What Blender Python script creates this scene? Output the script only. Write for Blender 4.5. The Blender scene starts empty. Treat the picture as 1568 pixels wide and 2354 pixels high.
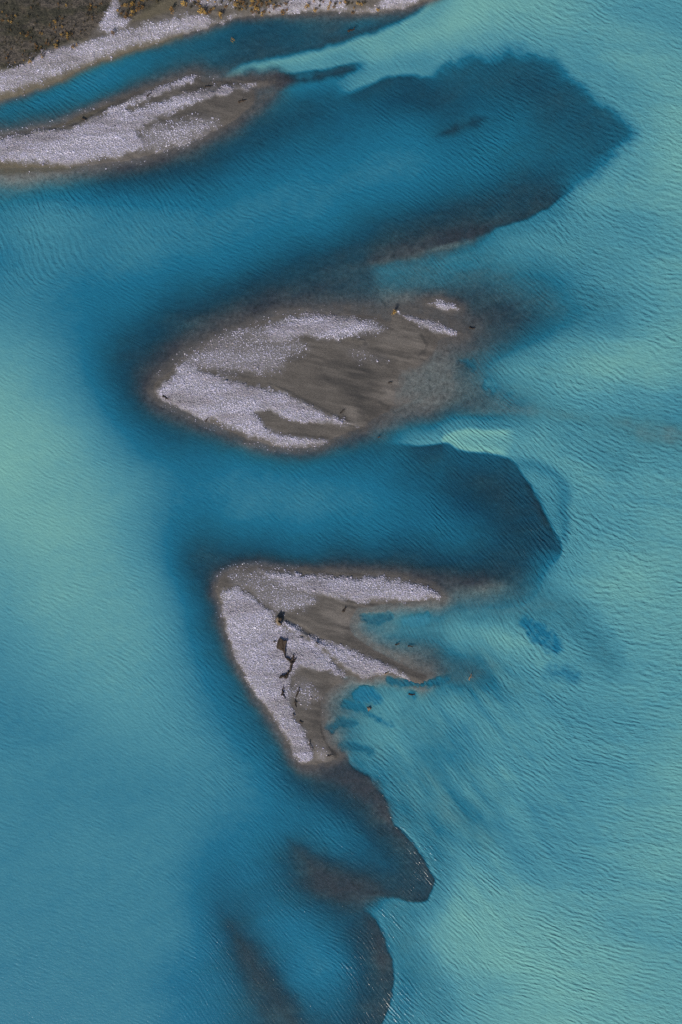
# Braided glacial river seen from a survey drone: gravel bars, clear channels, silty turquoise water.
import bpy, math, random
import numpy as np
from mathutils import Vector, Matrix

R = math.radians
rng = np.random.RandomState(7)
random.seed(7)
scene = bpy.context.scene
col = scene.collection

# ------------------------------------------------------------------ camera, sky, sun, exposure
FW, FH = 1568.0, 2354.0          # survey units: a plan sheet of the river, x to the right, y down
U = 0.0918                       # metres per survey unit
CAM_H = 235.0
cam = bpy.data.cameras.new('camera')
cam_o = bpy.data.objects.new('camera', cam); col.objects.link(cam_o)
cam.sensor_fit = 'VERTICAL'
cam.angle = 2 * math.atan(FH * U / 2 / CAM_H)
cam.clip_start = 1.0; cam.clip_end = 20000.0
cam_o.location = (0, 0, CAM_H); cam_o.rotation_euler = (0, 0, 0)
scene.camera = cam_o

SUN_EL = 36.0
SUN_DIR = Vector((-0.46, -0.89, 0)).normalized()          # horizontal direction towards the sun
world = bpy.data.worlds.new('World'); scene.world = world
world.use_nodes = True
wn = world.node_tree.nodes; wl = world.node_tree.links
sky = wn.new('ShaderNodeTexSky'); sky.sky_type = 'NISHITA'; sky.sun_disc = False
sky.sun_elevation = R(SUN_EL)
sky.sun_rotation = math.atan2(SUN_DIR.x, SUN_DIR.y)
wl.new(sky.outputs[0], wn['Background'].inputs['Color'])
wn['Background'].inputs['Strength'].default_value = 0.10
sun = bpy.data.lights.new('sun', 'SUN'); sun.energy = 4.2; sun.angle = R(0.5); sun.color = (1.0, 0.94, 0.85)
sun_o = bpy.data.objects.new('sun', sun); col.objects.link(sun_o)
sd = Vector((SUN_DIR.x * math.cos(R(SUN_EL)), SUN_DIR.y * math.cos(R(SUN_EL)), math.sin(R(SUN_EL))))
sun_o.rotation_euler = sd.to_track_quat('Z', 'Y').to_euler()
sun_o.location = sd * 300
vs = scene.view_settings
vs.view_transform = 'Standard'; vs.look = 'None'; vs.gamma = 1.0; vs.use_curve_mapping = False
vs.exposure = 0.0
scene.cycles.sample_clamp_indirect = 4.0
scene.cycles.use_denoising = False
scene.cycles.transparent_max_bounces = 12

# ------------------------------------------------------------------ small helpers
def W(x, y, z=0.0):
    return Vector(((x - FW / 2) * U, (FH / 2 - y) * U, z))

def props(o, label=None, cat=None, group=None, kind=None):
    if label: o['label'] = label
    if cat: o['category'] = cat
    if group: o['group'] = group
    if kind: o['kind'] = kind
    return o

def new_mat(name):
    m = bpy.data.materials.new(name); m.use_nodes = True
    return m, m.node_tree.nodes, m.node_tree.links

class NB:
    """node building shorthand"""
    def __init__(s, m): s.n = m.node_tree.nodes; s.l = m.node_tree.links
    def put(s, sock, v):
        if isinstance(v, bpy.types.NodeSocket): s.l.new(v, sock)
        else: sock.default_value = v
    def math(s, op, a, b=0.0, clamp=False):
        n = s.n.new('ShaderNodeMath'); n.operation = op; n.use_clamp = clamp
        s.put(n.inputs[0], a); s.put(n.inputs[1], b); return n.outputs[0]
    def attr(s, name):
        n = s.n.new('ShaderNodeAttribute'); n.attribute_name = name; return n
    def noise(s, vec, scale, detail=3.0, rough=0.5, dist=0.0):
        n = s.n.new('ShaderNodeTexNoise'); n.inputs['Scale'].default_value = scale
        n.inputs['Detail'].default_value = detail; n.inputs['Roughness'].default_value = rough
        n.inputs['Distortion'].default_value = dist
        if vec is not None: s.l.new(vec, n.inputs['Vector'])
        return n.outputs['Fac']
    def voro(s, vec, scale, feature='F1'):
        n = s.n.new('ShaderNodeTexVoronoi'); n.inputs['Scale'].default_value = scale; n.feature = feature
        s.l.new(vec, n.inputs['Vector']); return n
    def ramp(s, fac, stops, interp='LINEAR'):
        n = s.n.new('ShaderNodeValToRGB'); n.color_ramp.interpolation = interp
        e = n.color_ramp.elements
        while len(e) < len(stops): e.new(0.5)
        for k, (p, c) in enumerate(stops):
            e[k].position = p; e[k].color = (*c, 1) if len(c) == 3 else c
        s.put(n.inputs[0], fac); return n.outputs[0]
    def mix(s, fac, a, b, blend='MIX'):
        n = s.n.new('ShaderNodeMix'); n.data_type = 'RGBA'; n.blend_type = blend
        s.put(n.inputs[0], fac)
        s.put(n.inputs[6], (*a, 1) if isinstance(a, tuple) and len(a) == 3 else a)
        s.put(n.inputs[7], (*b, 1) if isinstance(b, tuple) and len(b) == 3 else b)
        return n.outputs[2]
    def bump(s, height, dist, strength=1.0, normal=None):
        n = s.n.new('ShaderNodeBump'); n.inputs['Distance'].default_value = dist
        n.inputs['Strength'].default_value = strength
        s.l.new(height, n.inputs['Height'])
        if normal is not None: s.l.new(normal, n.inputs['Normal'])
        return n.outputs[0]
    def comb(s, x, y, z=0.0):
        n = s.n.new('ShaderNodeCombineXYZ')
        s.put(n.inputs[0], x); s.put(n.inputs[1], y); s.put(n.inputs[2], z); return n.outputs[0]

def bsdf(m): return m.node_tree.nodes['Principled BSDF']

# ------------------------------------------------------------------ survey grid (fine in the reach shown, coarse outside)
def axis(lo, hi, step):
    inner = np.arange(lo, hi + step, step)
    mid = step * 2.2
    a = [inner]
    l1 = np.arange(lo - 420, lo - mid / 2, mid); r1 = np.arange(inner[-1] + mid, hi + 420, mid)
    far = np.cumsum(12.0 * 1.32 ** np.arange(26))
    return np.concatenate([l1[0] - far[::-1], l1, inner, r1, r1[-1] + far])
GX = axis(-20, FW + 20, 2.3)
GY = axis(-20, FH + 20, 2.3)
NX, NY = len(GX), len(GY)
X, Y = np.meshgrid(GX, GY)
X = X.astype(np.float32); Y = Y.astype(np.float32)

def vnoise(x, y, seed):
    """smooth value noise, about -1..1"""
    r = np.random.RandomState(seed).uniform(-1, 1, (256, 256)).astype(np.float32)
    xi = np.floor(x).astype(np.int64); yi = np.floor(y).astype(np.int64)
    fx = x - xi; fy = y - yi
    fx = fx * fx * fx * (fx * (fx * 6 - 15) + 10); fy = fy * fy * fy * (fy * (fy * 6 - 15) + 10)
    x0 = xi & 255; x1 = (xi + 1) & 255; y0 = yi & 255; y1 = (yi + 1) & 255
    return (r[y0, x0] * (1 - fx) + r[y0, x1] * fx) * (1 - fy) + (r[y1, x0] * (1 - fx) + r[y1, x1] * fx) * fy
def fbm(x, y, size, seed, octv=4, rot=0.0, stretch=1.0, gain=0.5):
    c, s = math.cos(R(rot)), math.sin(R(rot))
    u = (x * c + y * s) / (size * stretch); v = (-x * s + y * c) / size
    out = 0; a = 1.0; tot = 0
    for k in range(octv):
        out = out + a * vnoise(u + 17.3 * k, v + 9.1 * k, seed + k); tot += a
        a *= gain; u = u * 2.03; v = v * 2.03
    return (out / tot).astype(np.float32)

def sstep(t): t = np.clip(t, 0, 1); return t * t * (3 - 2 * t)

def sdf(poly, xs, ys):
    """signed distance, positive inside"""
    p = np.array(poly, np.float32); q = np.roll(p, -1, 0)
    d2 = np.full(xs.shape, 1e12, np.float32); ins = np.zeros(xs.shape, bool)
    for (ax, ay), (bx, by) in zip(p, q):
        ex, ey = bx - ax, by - ay; L = ex * ex + ey * ey + 1e-9
        t = np.clip(((xs - ax) * ex + (ys - ay) * ey) / L, 0, 1)
        dx = xs - ax - t * ex; dy = ys - ay - t * ey
        d2 = np.minimum(d2, dx * dx + dy * dy)
        if ay != by:
            c = (ay > ys) != (by > ys)
            ins ^= c & (xs < (bx - ax) * (ys - ay) / (by - ay) + ax)
    d = np.sqrt(d2); return np.where(ins, d, -d)

def region(poly, pad):
    p = np.array(poly)
    i0 = np.searchsorted(GX, p[:, 0].min() - pad); i1 = np.searchsorted(GX, p[:, 0].max() + pad)
    j0 = np.searchsorted(GY, p[:, 1].min() - pad); j1 = np.searchsorted(GY, p[:, 1].max() + pad)
    return slice(j0, j1), slice(i0, i1)

WOB0 = fbm(X, Y, 70, 91, 3); WOB1 = fbm(X, Y, 26, 101, 4); WOB2 = fbm(X, Y, 9, 131, 3)
def soft(poly, fin, fout, wob=0.0, wob2=0.0):
    """(slices, mask): 1 inside by fin units, 0 outside by fout units"""
    sl = region(poly, fout + 4 + abs(wob))
    d = sdf(poly, X[sl], Y[sl]) + wob * WOB1[sl] + wob2 * WOB2[sl]
    return sl, sstep((d + fout) / (fin + fout + 1e-6))

def stroke(pts, w, fall, wob=0.0, wob2=0.0):
    """mask along a polyline; w half width (or per point list), fall = soft edge"""
    p = np.array(pts, np.float32)
    ws = np.array(w if isinstance(w, (list, tuple)) else [w] * len(p), np.float32)
    sl = region(pts, ws.max() + fall + 4 + abs(wob))
    xs, ys = X[sl], Y[sl]
    best = np.full(xs.shape, -1e9, np.float32)
    for k in range(len(p) - 1):
        e = p[k + 1] - p[k]; L = float(e @ e) + 1e-9
        t = np.clip(((xs - p[k, 0]) * e[0] + (ys - p[k, 1]) * e[1]) / L, 0, 1)
        d = np.hypot(xs - p[k, 0] - t * e[0], ys - p[k, 1] - t * e[1])
        best = np.maximum(best, ws[k] + (ws[k + 1] - ws[k]) * t - d)
    best = best + wob * WOB1[sl] + wob2 * WOB2[sl]
    return sl, sstep((best + fall) / (fall + 1e-6))

def z1(pts):   # plan sheets drawn at other scales
    return [(x * .5, y * .5) for x, y in pts]
def z2(pts): return [(310.3 + .552 * x, 669.6 + .552 * y) for x, y in pts]
def z3(pts): return [(457.3 + .4375 * x, 1274 + .4375 * y) for x, y in pts]

# ------------------------------------------------------------------ large-scale soundings: (x, y, depth m, silt 0..1 (lower left also carries painted sky reflection), sand lightness of the bed)
SOUND = [
 # left reach, upper channel
 (0,265,.95,.42,.15),(100,235,.95,.46,.2),(200,205,1.1,.5,.2),(300,160,.95,.46,.2),(400,120,.8,.36,.15),(500,90,.85,.32,.15),(560,120,.75,.30,.15),
 (620,80,.75,.25,.2),(700,95,.5,.2,.3),(760,90,.45,.22,.3),(700,55,.7,.35,.3),(820,60,.7,.45,.4),(900,50,.6,.45,.4),(960,30,.8,.5,.3),(600,150,.45,.25,.2),(500,165,.4,.3,.2),
 # silty tongue along the top
 (620,165,.9,.75,.5),(720,135,1.3,.85,.5),(850,100,1.6,.93,.5),(950,70,1.8,.97,.5),(1050,40,2,1.0,.5),(1150,30,2,.95,.5),(1250,60,2,.85,.5),(1050,110,1.8,.85,.4),(900,140,1.5,.78,.4),(800,165,1.3,.6,.3),
 (1350,40,2,.75,.5),(1450,40,2,.72,.5),(1550,60,2,.7,.5),(1400,130,2,.8,.5),(1500,160,2,.8,.5),(1560,250,2,.85,.5),(1520,330,2,.92,.5),(1500,400,1.8,.88,.5),
 # north clear lobe
 (700,220,.8,.35,.1),(640,260,.7,.3,.1),(760,200,1.2,.4,.1),(820,250,1.2,.38,.1),(900,200,.9,.28,.1),(960,190,.8,.2,.1),(1050,165,.7,.3,.2),(1150,160,.75,.28,.2),(1250,170,.75,.25,.2),(1300,230,.8,.28,.2),
 (1390,290,.75,.25,.2),(1300,330,.85,.38,.2),(1200,260,.9,.4,.2),(1100,240,1.0,.35,.2),(1040,280,.8,.3,.2),(950,270,1.3,.42,.1),(850,330,1.6,.48,.1),(700,330,1.3,.4,.1),(600,330,1.0,.3,.1),(500,360,.8,.25,.1),
 (1000,350,1.4,.5,.2),(1100,340,1.1,.45,.2),(1200,380,1.0,.42,.2),(1100,420,1.1,.42,.2),(950,420,1.6,.52,.2),(850,420,1.8,.55,.2),(900,480,1.2,.4,.2),(1000,480,.8,.3,.2),(1100,470,.7,.25,.2),(1200,460,.6,.2,.2),(1280,420,.8,.32,.2),
 (1000,530,.4,.15,.15),(900,560,.4,.15,.15),(1100,510,.4,.15,.15),(850,530,.8,.28,.2),(780,600,.45,.2,.15),(700,620,.5,.2,.1),(600,650,.6,.22,.1),
 # left channel
 (60,415,.16,.25,1.),(10,415,.2,.3,1.),(20,455,.6,.5,1.),(70,448,.5,.42,1.),(150,420,.45,.36,.7),(250,410,.6,.22,.1),(350,400,.6,.2,.1),(450,400,.8,.28,.1),(100,480,1.5,.6,.4),(200,480,1.7,.53,.2),(300,470,1.7,.5,.1),(400,460,1.7,.5,.1),(550,430,1.6,.48,.1),
 (100,560,2,.6,.2),(250,560,2,.58,.2),(400,540,2,.56,.2),(550,520,2,.55,.2),(700,460,2,.55,.2),(750,530,1.3,.45,.2),(600,590,1.3,.42,.2),(500,620,1.5,.46,.2),(350,620,1.9,.53,.2),(200,640,1.9,.5,.2),(80,640,2,.58,.2),
 (0,600,2,.55,.2),(0,700,2,.62,.2),(100,720,2,.55,.2),(200,740,1.8,.48,.2),(300,720,1.3,.4,.1),(400,700,.8,.27,.1),(330,770,.7,.22,.1),(260,800,.9,.3,.1),(500,700,.55,.2,.1),(550,690,.5,.2,.1),
 (0,800,2,.75,.3),(80,800,2,.68,.3),(160,820,1.9,.55,.2),(0,900,2.2,.85,.3),(100,900,2.2,.72,.3),(200,900,1.8,.55,.2),(270,880,.9,.28,.1),(320,930,.8,.25,.1),
 (0,1000,2.2,.95,.4),(100,1000,2.2,.93,.3),(200,1000,2.1,.76,.2),(300,1000,1.6,.45,.2),(400,1000,.9,.3,.1),(0,1100,2.2,.98,.4),(100,1100,2.2,.9,.3),(200,1100,2.2,.84,.3),(300,1100,2.0,.68,.2),(400,1100,1.7,.5,.2),(500,1060,1.4,.43,.2),
 (0,1200,2.2,.9,.4),(100,1200,2.2,.93,.3),(200,1200,2.2,.87,.3),(300,1200,2.1,.71,.2),(380,1220,1.7,.5,.2),(450,1240,1.0,.33,.1),(420,1290,.9,.3,.1),(460,1320,.6,.2,.1),
 (0,1350,2.2,.78,.3),(120,1350,2.2,.87,.3),(250,1350,2.2,.83,.3),(350,1330,2.1,.71,.2),(420,1360,1.5,.48,.1),(450,1430,1.2,.42,.1),(400,1450,2,.65,.2),(470,1500,1.2,.42,.1),(430,1550,2,.62,.2),
 (0,1500,2.2,.68,.3),(120,1500,2.2,.78,.3),(250,1500,2.2,.79,.3),(350,1500,2.2,.76,.3),(0,1650,2.2,.6,.3),(120,1650,2.2,.62,.3),(250,1650,2.2,.72,.3),(380,1650,2.2,.72,.3),(500,1620,1.4,.5,.1),(560,1700,1.2,.45,.1),(490,1720,2,.62,.2),(620,1760,1.1,.42,.1),
 (0,1800,2.2,0.61,.3),(120,1800,2.2,0.62,.3),(250,1800,2.2,.6,.3),(380,1800,2.2,.62,.3),(500,1800,2.1,.6,.2),(600,1820,1.7,.52,.2),
 (0,1950,2.2,0.62,.3),(150,1950,2.2,0.64,.3),(300,1950,2.2,0.64,.3),(420,1950,2.1,0.61,.2),(500,1930,2.0,.52,.2),(600,1930,1.5,.47,.2),  # lower-left rows: silt raised to paint pale sky reflection into the water colour
 (0,2100,2.2,0.62,.3),(150,2100,2.2,0.62,.3),(300,2100,2.2,0.62,.3),(420,2100,2.1,0.59,.2),(0,2250,2.2,0.61,.3),(150,2250,2.2,0.61,.3),(300,2250,2.2,0.61,.3),(420,2250,2,.5,.2),(0,2400,2.2,0.60,.3),(200,2400,2.2,0.60,.3),(400,2400,2,.5,.2),
 # mid clear lobe
 (560,1080,1.7,.5,.2),(650,1080,1.6,.48,.1),(760,1060,1.4,.43,.1),(560,1170,2.0,.56,.2),(700,1150,2,.56,.2),(850,1080,1.3,.42,.1),(950,1060,1.1,.38,.1),(850,1150,1.8,.52,.2),(1000,1130,1.1,.36,.1),(1000,1200,1.5,.45,.2),
 (1080,1080,.7,.22,.1),(1150,1090,.6,.18,.1),(1140,1160,.7,.2,.1),(1200,1170,.6,.15,.1),(1230,1230,.6,.16,.1),(1130,1230,1.0,.32,.1),(1050,1260,1.2,.38,.1),(1200,1270,.8,.25,.1),(1150,1310,.6,.2,.1),(1050,1310,.5,.18,.1),(950,1290,.7,.22,.1),(850,1260,1.3,.4,.1),(700,1240,1.4,.43,.1),(600,1250,1.0,.32,.1),(520,1240,1.1,.36,.1),(800,1300,.4,.15,.1),(900,1310,.35,.14,.1),(1000,1335,.3,.12,.1),
 (1120,1345,.3,.12,.1),(1180,1345,.35,.18,.2),
 # right reach
 (1250,520,1.1,.66,.7),(1150,550,1.1,.62,.7),(1040,580,.7,.55,.8),(1350,450,1.5,.78,.6),(1450,450,1.5,.75,.6),(1550,480,1.7,.8,.6),(1450,530,1.3,.62,.5),(1350,560,1.1,.58,.5),(1250,600,.9,.5,.5),(1150,620,.7,.48,.6),(1000,630,.6,.42,.6),(900,640,.4,.28,.4),
 (800,670,.4,.22,.2),(700,690,.4,.2,.2),(1000,680,.3,.18,.2),(1100,660,.4,.25,.2),(1200,670,.5,.35,.3),(1300,660,.8,.5,.4),(1400,650,1.2,.62,.4),(1500,620,1.5,.72,.5),(1560,700,1.6,.82,.5),(1450,730,1.3,.68,.4),(1350,720,.9,.5,.4),(1250,720,.55,.33,.3),
 (1180,720,.35,.2,.2),(1150,790,.4,.25,.3),(1250,790,.8,.52,.5),(1350,790,1.2,.7,.5),(1450,800,1.6,.88,.5),(1560,800,1.7,.92,.5),(1080,820,.35,.3,.5),(1130,840,.5,.55,.7),(1200,850,.9,.75,.7),(1300,850,1.4,.84,.6),(1400,860,1.7,.93,.5),(1500,870,1.7,.92,.5),(1560,860,1.7,.88,.5),
 (1120,890,.35,.4,.8),(1180,890,.6,.6,.8),(1130,930,.3,.3,.6),(1250,920,.7,.6,.7),(1350,930,1.2,.68,.5),(1450,910,1.6,.64,.3),(1550,910,1.7,.62,.3),(1200,950,.45,.42,.7),(1100,950,.3,.2,.3),(1000,970,.3,.2,.3),(900,990,.5,.35,.3),(1500,960,.9,.6,.6),(1400,960,1.1,.64,.5),
 (1050,1005,1.2,1.0,.8),(1100,1010,1.4,1.0,.8),(1180,1020,1.3,.9,.8),(950,1005,.9,.65,.3),(1250,1020,1.2,.82,.7),(1350,1010,1.2,.78,.6),(1450,982,.6,.6,1.),(1380,975,.7,.6,.9),(1550,1000,.55,.58,1.),(1550,1050,1.0,.68,.6),(1400,1060,1.4,.74,.5),(1250,1080,1.3,.76,.6),(1350,1120,1.5,.74,.5),(1500,1130,1.6,.78,.5),
 (1330,1200,1.4,.74,.5),(1420,1220,1.6,.75,.5),(1540,1220,1.7,.82,.5),(1330,1290,1.3,.75,.6),(1450,1320,1.8,.9,.5),(1550,1320,1.8,.88,.5),(1280,1340,1.0,.68,.7),(1400,1380,1.7,.85,.5),(1220,1370,.5,.5,.8),(1250,1420,.7,.55,.7),(1150,1390,.4,.45,.9),(1080,1400,.4,.45,.9),(1000,1400,.3,.35,.8),
 (900,1418,.35,.55,1.),(880,1445,.4,.6,1.),(950,1440,.6,.76,1.),(1050,1440,.8,.84,.9),(1130,1440,1.0,.84,.9),(1180,1480,1.1,.84,.8),(1050,1490,.8,.65,.9),(1300,1450,1.0,.62,.6),(1350,1500,1.0,.6,.6),(1450,1460,1.6,.78,.5),(1550,1450,1.7,.8,.5),(1280,1520,1.2,.7,.6),(1150,1520,.7,.6,.7),(1080,1520,.4,.35,.6),
 (1000,1500,.25,.25,.6),(930,1490,.2,.25,.7),(1000,1540,.2,.2,.5),(1080,1560,.3,.3,.5),(1180,1570,.8,.58,.5),(1280,1600,1.2,.62,.5),(1400,1560,1.4,.66,.5),(1540,1580,1.7,.76,.5),(850,1580,.4,.62,1.),(950,1590,.6,.74,1.),(1050,1600,.8,.76,.9),(900,1650,.7,.78,1.),(830,1680,.5,.68,1.),
 (800,1640,.3,.45,1.),(780,1600,.2,.3,.8),(1000,1650,.9,.66,.8),(1100,1650,1.1,.62,.6),(900,1720,.7,.74,1.),(850,1740,.55,.68,1.),(1000,1720,1.0,.6,.7),(1100,1720,1.3,.62,.5),(1250,1700,1.5,.66,.5),(1400,1680,1.6,.68,.5),(1540,1700,1.7,.78,.5),
 (950,1800,.8,.65,.8),(1050,1800,1.1,.72,.7),(1150,1800,1.5,.66,.5),(1300,1800,1.6,.64,.5),(1450,1780,1.7,.76,.5),(1560,1760,1.8,.93,.5),(970,1870,.6,.58,.8),(1050,1890,.7,.6,.7),(1150,1890,1.4,.68,.5),(1300,1900,1.6,.68,.5),(1450,1900,1.7,.8,.5),(1550,1900,1.7,.86,.5),
 (1050,1970,1.2,.72,.7),(1150,2000,1.6,.76,.5),(1250,2000,1.6,.7,.5),(1350,2030,1.7,.74,.5),(1500,2000,1.8,.85,.5),(1020,2060,1.6,.84,.6),(1100,2080,1.8,.92,.5),(1200,2100,1.8,.9,.5),(1320,2120,1.8,.86,.5),(1450,2110,1.7,.78,.5),(1550,2100,1.8,.78,.5),
 (980,2130,1.6,.8,.6),(1050,2160,1.8,.92,.5),(1150,2180,1.9,.96,.5),(1280,2200,1.9,.93,.5),(1420,2220,1.9,.88,.5),(1550,2220,1.8,.82,.5),(930,2180,1.0,.58,.6),(960,2250,1.2,.6,.6),(1050,2280,1.5,.74,.5),(1150,2290,1.7,.84,.5),(1300,2300,1.9,.94,.5),(1450,2320,1.9,.92,.5),(1560,2320,1.9,.9,.5),(930,2330,1.2,.6,.5),(1000,2370,1.4,.62,.5),(1200,2400,1.8,.86,.5),(1400,2400,1.9,.92,.5),
 (880,2085,.9,.55,.7),(920,2110,1.1,.62,.6),
 # lower clear tongues
 (700,1780,.35,.15,.1),(760,1770,.25,.12,.2),(820,1800,.3,.12,.1),(740,1830,.8,.25,.1),(680,1840,1.2,.4,.1),(850,1850,.35,.12,.1),(800,1870,.9,.3,.1),(880,1890,.4,.12,.1),(730,1890,1.5,.45,.2),(830,1930,1.3,.42,.2),(920,1950,.5,.15,.1),(900,1990,1.1,.36,.2),(960,2000,.7,.25,.1),(960,2050,.7,.25,.1),(900,2050,.7,.25,.1),(760,1960,1.2,.4,.2),
 (680,1960,.6,.25,.1),(720,2010,.35,.15,.1),(780,2040,.3,.13,.2),(850,2045,.35,.16,.2),(800,1990,.7,.27,.1),(620,2000,1.1,.4,.1),(660,2050,.9,.36,.1),(720,2080,.8,.32,.1),(800,2090,.6,.25,.1),(560,2000,1.6,.48,.1),
 (500,2030,1.4,.43,.1),(520,2100,.9,.33,.1),(560,2180,.5,.22,.1),(600,2250,.45,.2,.1),(640,2310,.45,.2,.1),(620,2120,1.6,.48,.2),(700,2150,1.8,.5,.2),(780,2150,1.0,.36,.2),(840,2140,.45,.17,.1),(860,2180,.4,.13,.1),(880,2230,.4,.13,.1),(800,2220,1.3,.42,.2),(700,2230,1.7,.48,.2),(880,2290,.5,.17,.1),(800,2290,1.0,.35,.1),(720,2300,1.2,.4,.2),(660,2260,1.2,.4,.2),(860,2350,.6,.22,.1),(760,2370,.8,.28,.1),(580,2330,.7,.3,.2),(520,2270,1.3,.42,.2),(480,2180,1.7,.48,.2),(530,2370,.9,.35,.2),(680,2350,.55,.22,.1),
]
def scatter_fields(pts, smooth=9.0):
    """smooth multiquadric interpolation of the soundings on a coarse grid, then bilinear to the survey grid"""
    gx = np.concatenate([[-9e3, -2500], np.arange(-460, FW + 470, 12.0), [4200, 12e3]])
    gy = np.concatenate([[-9e3, -2500], np.arange(-460, FH + 470, 12.0), [5200, 12e3]])
    P = np.array(pts, np.float64)
    c2 = 40.0 ** 2
    D = np.sqrt((P[:, None, 0] - P[None, :, 0]) ** 2 + (P[:, None, 1] - P[None, :, 1]) ** 2 + c2)
    A = D - smooth * np.eye(len(P)); mean = P[:, 2:].mean(0)
    wgt = np.linalg.solve(np.vstack([np.hstack([A, np.ones((len(P), 1))]), np.append(np.ones(len(P)), 0)]), np.vstack([P[:, 2:], np.zeros((1, P.shape[1] - 2))]))
    qx, qy = np.meshgrid(np.clip(gx, -250, FW + 250), np.clip(gy, -250, FH + 250))
    out = [np.full(qx.shape, wgt[-1, k]) for k in range(P.shape[1] - 2)]
    for r in range(len(P)):
        d = np.sqrt((qx - P[r, 0]) ** 2 + (qy - P[r, 1]) ** 2 + c2)
        for k in range(len(out)): out[k] += wgt[r, k] * d
    lo, hi = P[:, 2:].min(0), P[:, 2:].max(0)
    return [bilinear(gx, gy, np.clip(o, lo[k], hi[k])) for k, o in enumerate(out)]
def bilinear(gx, gy, f):
    ix = np.clip(np.searchsorted(gx, GX) - 1, 0, len(gx) - 2); iy = np.clip(np.searchsorted(gy, GY) - 1, 0, len(gy) - 2)
    fx = np.clip((GX - gx[ix]) / (gx[ix + 1] - gx[ix]), 0, 1)[None, :]; fy = np.clip((GY - gy[iy]) / (gy[iy + 1] - gy[iy]), 0, 1)[:, None]
    fx = fx * fx * (3 - 2 * fx) * .35 + fx * .65; fy = fy * fy * (3 - 2 * fy) * .35 + fy * .65
    a = f[np.ix_(iy, ix)]; b = f[np.ix_(iy, ix + 1)]; c = f[np.ix_(iy + 1, ix)]; d = f[np.ix_(iy + 1, ix + 1)]
    return ((a * (1 - fx) + b * fx) * (1 - fy) + (c * (1 - fx) + d * fx) * fy).astype(np.float32)

DEPTH, SILT, SAND = scatter_fields(SOUND)
# drifting veils of silt and streaks on the bed
SILT += 0.045 * fbm(X, Y, 170, 11, 4, rot=-20, stretch=2.0) + 0.02 * fbm(X, Y, 45, 15, 3, rot=-25, stretch=3)
east = sstep((X - 950) / 250) * sstep((SILT - .42) / .2); SILT += east * (.80 - SILT) * .38
SILT += east * (.05 * fbm(X, Y, 60, 17, 4, rot=8, stretch=5) + .03 * fbm(X, Y, 22, 19, 3, rot=6, stretch=6))
DEPTH *= 1 + 0.10 * fbm(X, Y, 90, 21, 4, rot=10, stretch=2)

def lerp_into(F, sl, m, v): F[sl] += (v - F[sl]) * m
def silt_cap(poly, fin, fout, cap, wob=1.5):        # clear water: silt no more than cap
    sl, m = soft(poly, fin, fout, wob); F = SILT[sl]
    SILT[sl] = F + (np.minimum(F, cap) - F) * m
def silt_floor(poly, fin, fout, v, wob=1.5):
    sl, m = soft(poly, fin, fout, wob); F = SILT[sl]
    SILT[sl] = F + (np.maximum(F, v) - F) * m

def curve(pts, n=5, closed=False):
    """Catmull-Rom through the surveyed points"""
    P = [np.array(p, np.float64) for p in pts]; out = []; N = len(P)
    for k in range(N if closed else N - 1):
        a, b_, c, d = (P[(k - 1) % N], P[k], P[(k + 1) % N], P[(k + 2) % N]) if closed else (P[max(k - 1, 0)], P[k], P[k + 1], P[min(k + 2, N - 1)])
        for i in range(n):
            t = i / n
            out.append(tuple(.5 * (2 * b_ + (c - a) * t + (2 * a - 5 * b_ + 4 * c - d) * t * t + (3 * b_ - a - 3 * c + d) * t ** 3)))
    if not closed: out.append(tuple(P[-1]))
    return out
def front(pts, edge, inn, out, w_in, w_out, wob=2.0):
    """a sharp front between clear and silty water along a line.  inn / out = (depth, silt, sand) on the left / right
    of the direction of travel (y down: left = towards smaller cross product); both fade back with distance; strength
    fades to zero at the ends of the line"""
    pts = curve(pts); p = np.array(pts, np.float32); n = len(p); edge = edge * 1.35 + .8
    pad = 3.2 * max(w_in, w_out); sl = region(pts, pad); xs, ys = X[sl], Y[sl]
    best = np.full(xs.shape, 1e9, np.float32); side = np.zeros(xs.shape, np.float32); par = np.zeros(xs.shape, np.float32)
    for k in range(n - 1):
        e = p[k + 1] - p[k]; L = float(e @ e) + 1e-9
        t = ((xs - p[k, 0]) * e[0] + (ys - p[k, 1]) * e[1]) / L; tc = np.clip(t, 0, 1)
        dx = xs - p[k, 0] - tc * e[0]; dy = ys - p[k, 1] - tc * e[1]; d = np.hypot(dx, dy)
        cr = (e[0] * (ys - p[k, 1]) - e[1] * (xs - p[k, 0])) / math.sqrt(L)
        tie = d - 1e-3 * np.abs(cr)
        m = tie < best
        best = np.where(m, tie, best); side = np.where(m, np.sign(cr) * d, side); par = np.where(m, (k + tc) / (n - 1), par)
    sd = side + (wob + 5) * WOB0[sl] + (wob * .8 + 1) * WOB1[sl] + wob * .6 * WOB2[sl]
    g = sstep(par / .14) * sstep((1 - par) / .14)
    a_out = sstep((sd + edge) / (2 * edge))
    w = np.where(sd > 0, np.exp(-(np.abs(sd) / w_out) ** 1.6), np.exp(-(np.abs(sd) / w_in) ** 1.6)) * g
    for F, vi, vo in ((DEPTH, inn[0], out[0]), (SILT, inn[1], out[1]), (SAND, inn[2], out[2])):
        v = vi * (1 - a_out) + vo * a_out
        F[sl] += (v - F[sl]) * w
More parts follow.
